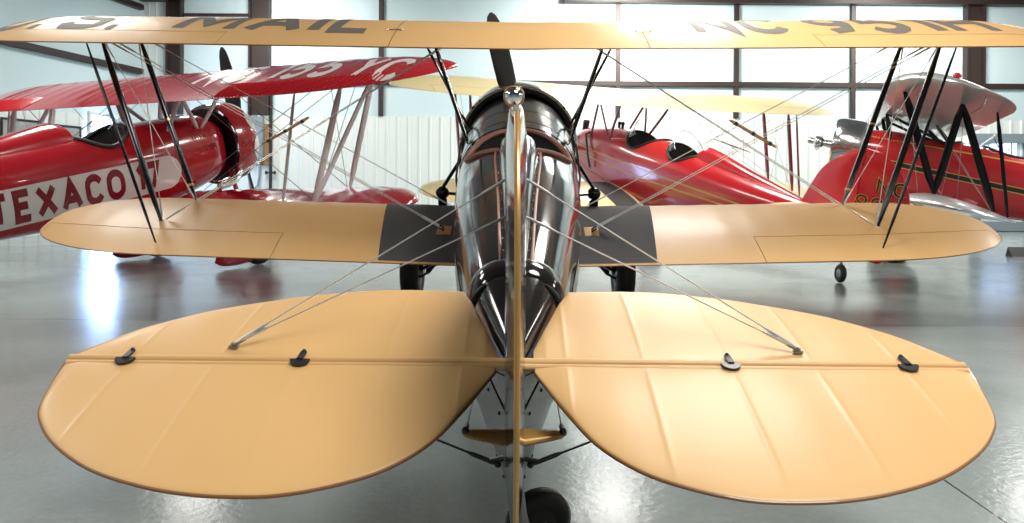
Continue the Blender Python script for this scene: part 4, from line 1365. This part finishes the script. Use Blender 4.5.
for sg in (-1, 1):
    for (m, e) in (('yellow', 0.052), ('satin_black', 0.036)):
        s_ = MB()
        rows = [[FC.side(y, 0.345 + 0.03 * (y - 4.5) + k, sg, 0.003 if m == 'yellow' else 0.005) for y in [lerp(0.8, 6.6, i / 50) for i in range(51)]] for k in (-e, e)]
        s_.grid(rows); s_.build('stripe', m, fc_)
    s_ = MB(); rows = [[FC.side(y, 0.80 + k, sg, 0.004) for y in [lerp(3.0, 6.6, i / 40) for i in range(41)]] for k in (-0.012, 0.012)]; s_.grid(rows); s_.build('stripe', 'yellow', fc_)
    lv = MB()
    for i in range(9):
        y = 6.12 + i * 0.05
        lv.tube([FC.side(y, 0.74, sg, 0.004), FC.side(y - 0.015, 0.84, sg, 0.006)], 0.010, 6)
    lv.build('louvre', 'red2', fc_)
# polished headrest fairing behind the rear cockpit, with a dark locker opening in the side below it
rows = []
for i in range(25):
    y = lerp(1.6, 4.12, i / 24)
    ht = lin([(1.6, 0.01), (3.0, 0.16), (3.8, 0.26), (4.02, 0.26), (4.12, 0.16)], y); hw = lin([(1.6, 0.06), (3.8, 0.27), (4.12, 0.25)], y)
    rows.append([FC.top(hw * math.cos(PI * k / 14), y) + Vector((0, 0, -0.005 + ht * math.sin(PI * k / 14) ** 0.8)) for k in range(15)])
h = MB(); h.grid(rows); h.f.append(tuple(range(24 * 15, 25 * 15))); h.build('headrest', 'alu', fc_)
pn = MB(); rows = [[FC.side(y, z, -1, 0.006) for y in [lerp(3.3, 4.2, i / 8) for i in range(9)]] for z in (0.60, 0.66, 0.72, 0.78, 0.84)]; pn.grid(rows); pn.build('access_opening', 'dark', fc_)
radial(Cc, (0, 6.92, 0.59), 0.2, 0.40, 9)
ring_cowl(Cc, (0, 6.94, 0.60), 0.47, 0.55, 'alu')
propeller(Cc, (0, 7.45, 0.55), 1.25, 97, 'alu', 'steel', 0.1, [(0.001, 0.20), (0.05, 0.17), (0.06, 0.12), (0.06, 0.08), (0.1, 0.05), (0.11, 0), (0.1, -0.06), (0.06, -0.1), (0.08, -0.3)])
for sg in (-1, 1):
    b1, b2 = FC.side(6.3, 0.8, sg), FC.side(5.35, 0.86, sg)
    t1, t2 = CUP.pt(sg * 0.6, 0.14, False), CUP.pt(sg * 0.6, 0.64, False)
    strut(Cc, b1, t1, 'black_strut', 'cabane_strut', (0.035, 0.018)); strut(Cc, b2, t2, 'black_strut', 'cabane_strut', (0.035, 0.018)); strut(Cc, b2, t1, 'black_strut', 'cabane_strut', (0.03, 0.016))
    l1, l2, l3 = CLO.on(sg * 3.35, 5.78), CLO.on(sg * 3.35, 5.05), CLO.on(sg * 3.2, 4.85)
    u1, u2, u3 = CUP.pt(sg * 3.45, 0.16, False), CUP.pt(sg * 3.45, 0.62, False), CUP.pt(sg * 3.3, 0.9, False)
    strut(Cc, l1, u1, 'black_strut', 'interplane_strut', (0.05, 0.024)); strut(Cc, l1, u2, 'black_strut', 'interplane_strut', (0.05, 0.024)); strut(Cc, l2, u2, 'black_strut', 'interplane_strut', (0.05, 0.024)); strut(Cc, l3, u3, 'black_strut', 'aileron_strut', (0.025, 0.016))
bay_wires(Cc, CLO, CUP, 0.55, 3.4, (5.7, 5.1), (6.4, 5.7))
tail_set(Cc, FC, 'silver', 0.25, 0.68, 1.35, 0.6, 0.55, [(0.72, 0.95, 0.02), (0.95, 0.6, 0.02), (1.2, 0.25, 0.01), (1.3, 0.08, 0.0)], [(0.38, 0.0, -0.3), (0.6, 0.0, -0.6), (0.95, 0.0, -0.68), (1.25, 0.0, -0.52), (1.4, -0.05, -0.25)], 0, 'red2')
gear(Cc, FC, 5.9, PC, 'black_strut', 'red2', r=0.36, x=0.95)
tail_wheel(Cc, PC, 'grey_metal')

# ---------------------------------------------------------------- red biplane with the white banner, left
PD = 12.5
DS = 1.15                       # a bigger aircraft than the others
DROP = 0.201                    # it sits lower on its short gear
D = thing('biplane', 'glossy red biplane with a white lettered banner and red engine ring, on the left', 'airplane', frame_mtx((-8.165, 5.865, 0), -27, PD) @ Matrix.Scale(DS, 4))
DUP = Wing(6.55, 1.165, 1.55, 4.30, dih=0.1, t=0.125, x_le=3.45, x_te=2.6, rib=0.33, sag=0.004, inc=4.5, kle=0.2)
DLO = Wing(6.10, -0.25, 1.30, 3.98, dih=1.6, t=0.12, x_le=3.3, x_te=3.1, rib=0.33, sag=0.006)
duw = DUP.build('upper_wing', 'red', D, -4.30, 4.30, ail=[(-3.9, -1.9, 0.76), (1.75, 3.9, 0.76)])
for sg in (-1, 1):
    DLO.build('lower_wing', 'red', D, *sorted((sg * 0.42, sg * 3.98)))
    # pressed ribs running chordwise over each aileron
    cr = MB()
    for i in range(40):
        x = sg * lerp(1.82, 3.84, i / 39)
        cr.tube([DUP.pt(x, c, True, 0.002) for c in (0.77, 0.81, 0.86, 0.9, 0.95, 0.99)], 0.011, 6)
    cr.build('aileron_corrugation', 'red', duw)
LH, LY = 0.70, 5.40
paint_letters([('NC', 0.95, 1.95), ('155', 2.15, 3.22), ('YC', 3.32, 4.05)], duw, DUP, 'white_paint', 0.10)
FD = Body([(0.05, 0.03, 0.74, 0.55, 0.36), (1.2, 0.21, 0.80, 0.50, 0.14), (2.5, 0.35, 0.84, 0.46, -0.01), (3.4, 0.43, 0.86, 0.42, -0.09), (4.2, 0.47, 0.90, 0.40, -0.16), (5.2, 0.50, 0.90, 0.40, -0.22), (5.8, 0.49, 0.90, 0.41, -0.14), (6.2, 0.46, 0.88, 0.42, -0.04), (6.35, 0.40, 0.82, 0.42, 0.02)], nt=2.3, nb=2.8)
DH = [(4.70, 0.40, 0.42)]
fd_ = FD.build('fuselage', 'red', D, 0.05, 6.35, ny=170, n=96, holes=DH)
FD.rim(DH[0], 0.028, 'satin_black', fd_); FD.tub(DH[0], 0.45, fd_)
rows = []
for i in range(25):
    y = lerp(1.4, 4.34, i / 24)
    ht = lin([(1.4, 0.01), (3.0, 0.06), (4.0, 0.145), (4.24, 0.175), (4.34, 0.12)], y); hw = lin([(1.4, 0.06), (4.0, 0.27), (4.34, 0.27)], y)
    rows.append([FD.top(hw * math.cos(PI * k / 14), y) + Vector((0, 0, -0.005 + ht * math.sin(PI * k / 14) ** 0.8)) for k in range(15)])
h = MB(); h.grid(rows); h.f.append(tuple(range(24 * 15, 25 * 15))); h.build('headrest', 'red', fd_)
windscreen(fd_, FD, 5.18, 0.26, 0.15)
for sg in (-1, 1):
    # white banner: straight flanks, rounded front end
    YB0, YB1, ZB0, ZB1 = 1.2, 5.30, 0.055, 0.475
    rB = (ZB1 - ZB0) / 2
    q = []
    n = 24
    prev = None
    for i in range(60):
        y = lerp(YB0, YB1, i / 59)
        q.append((y, ZB0, ZB1))
    for i in range(1, 13):
        a = PI / 2 * i / 12
        q.append((YB1 + rB * math.sin(a), (ZB0 + ZB1) / 2 - rB * math.cos(a) - 0.0005, (ZB0 + ZB1) / 2 + rB * math.cos(a) + 0.0005))
    mb = MB(); mb.grid([[FD.side(y, lerp(a, b, k / 10), sg, 0.003) for k in range(11)] for y, a, b in q]); bn = mb.build('banner', 'white_paint', fd_)
    size = 0.365
    # reads tail to nose on the starboard side, nose to tail on the port side
    for txt, u0, wd in (('TEXACO', 3.20, 1.58), ('17', 4.86, 0.40)):
        qd, w = text_quads(txt, size, 0.118, gap=0.34)
        kx = wd / w
        mb = MB()
        drape(mb, [[(a * kx, b) for a, b in qq] for qq in qd], lambda u, v: FD.side(u0 + u if sg > 0 else 8.61 - u0 - u, ZB0 + 0.028 + v, sg, 0.006), 0.05)
        mb.build('lettering', 'letter_red', bn)
    lv = MB()
    for i in range(10):
        y = 5.80 + i * 0.042
        lv.tube([FD.side(y, 0.60, sg, 0.002), FD.side(y - 0.02, 0.72, sg, 0.004)], 0.009, 6)
    lv.build('louvre', 'red', fd_)
    lv = MB()
    for i in range(5):
        y = 5.98 + i * 0.042
        lv.tube([FD.side(y, 0.42, sg, 0.002), FD.side(y - 0.02, 0.5, sg, 0.004)], 0.009, 6)
    lv.build('louvre', 'red', fd_)
radial(D, (0, 6.58, 0.42), 0.24, 0.50, 9)
g = MB(); g.lathe([(0.20, 0.0), (0.50, 0.02), (0.52, -0.02), (0.2, -0.04)], Matrix.Translation((0, 6.47, 0.42)), 48); g.build('engine_gap_shade', 'satin_black', D)  # black disc added to keep the gap inside the engine ring dark
co = ring_cowl(D, (0, 6.66, 0.42), 0.575, 0.42, 'red', lip=0.88)
# white scalloped lip round the front of the ring
rows = []
n = 144
pr = [(0.900, 0.478), (0.955, 0.395), (0.987, 0.25), (1.002, 0.12)]
for k in range(n + 1):
    a = 2 * PI * k / n
    s_ = abs(math.sin(a * 4.5))
    row = []
    for j in range(7):
        t = j / 6 * (0.35 + 0.65 * s_)
        f = t * 3; i0 = min(2, int(f)); u = f - i0
        rr, hh = lerp(pr[i0][0], pr[i0 + 1][0], u) + 0.006, lerp(pr[i0][1], pr[i0 + 1][1], u)
        row.append(Vector((0.575 * rr * math.sin(a), 6.66 + 0.42 * hh, 0.42 + 0.575 * rr * math.cos(a))))
    rows.append(row)
mb = MB(); mb.grid(rows); mb.build('scalloped_lip', 'white_paint', co)
propeller(D, (0, 7.03, 0.42), 1.35, 4, 'satin_black', 'steel', 0.11)
for sg in (-1, 1):
    b1, b2 = FD.side(6.0, 0.72, sg), FD.side(5.5, 0.76, sg)
    t1, t2 = DUP.pt(sg * 0.62, 0.16, False), DUP.pt(sg * 0.62, 0.62, False)
    strut(D, b1, t1, 'strut_grey', 'cabane_strut', (0.035, 0.018)); strut(D, b2, t2, 'strut_grey', 'cabane_strut', (0.035, 0.018)); strut(D, b1 + Vector((0, -0.05, 0)), t2, 'strut_grey', 'cabane_strut', (0.03, 0.016))
    l1, l2, l3 = DLO.on(sg * 2.95, 5.80), DLO.on(sg * 2.95, 5.15), DLO.on(sg * 2.62, 5.0)
    u1, u2, u3 = DUP.pt(sg * 3.1, 0.16, False), DUP.pt(sg * 3.1, 0.56, False), DUP.pt(sg * 2.7, 0.75, False)
    strut(D, l1, u1, 'strut_grey', 'interplane_strut', (0.05, 0.024)); strut(D, l2, u2, 'strut_grey', 'interplane_strut', (0.05, 0.024)); strut(D, l2, u1, 'strut_grey', 'interplane_strut', (0.035, 0.02)); strut(D, l3, u3, 'strut_grey', 'aileron_strut', (0.022, 0.016))
bay_wires(D, DLO, DUP, 0.55, 2.95, (5.75, 5.2), (6.3, 5.7))
ex = MB(); ex.tube([(0.36, 6.55, 0.1), (0.46, 6.48, 0.02), (0.54, 6.32, -0.05), (0.56, 6.15, -0.08), (0.56, 6.0, -0.08)], 0.045, 10); ex.build('exhaust_pipe', 'steel', D)
tail_set(D, FD, 'red', 0.25, 0.66, 1.35, 0.6, 0.55, [(0.72, 0.95, 0.02), (0.95, 0.6, 0.02), (1.2, 0.25, 0.01), (1.3, 0.08, 0.0)], [(0.38, 0.0, -0.3), (0.6, 0.0, -0.6), (0.95, 0.0, -0.68), (1.25, 0.0, -0.52), (1.4, -0.05, -0.25)], 0, 'red')
gear(D, FD, 6.1, PD, 'red', 'red', r=0.25, x=1.0, w=0.15, pant='red', lift=DROP / DS / math.cos(R(PD)))
tail_wheel(D, PD, 'grey_metal', r=0.09, lift=DROP / DS / math.cos(R(PD)))
low = Matrix.Rotation(R(-PD), 3, 'X') @ Vector((0, 0, -DROP / DS))
for ch in D.children:
    ch.location = low
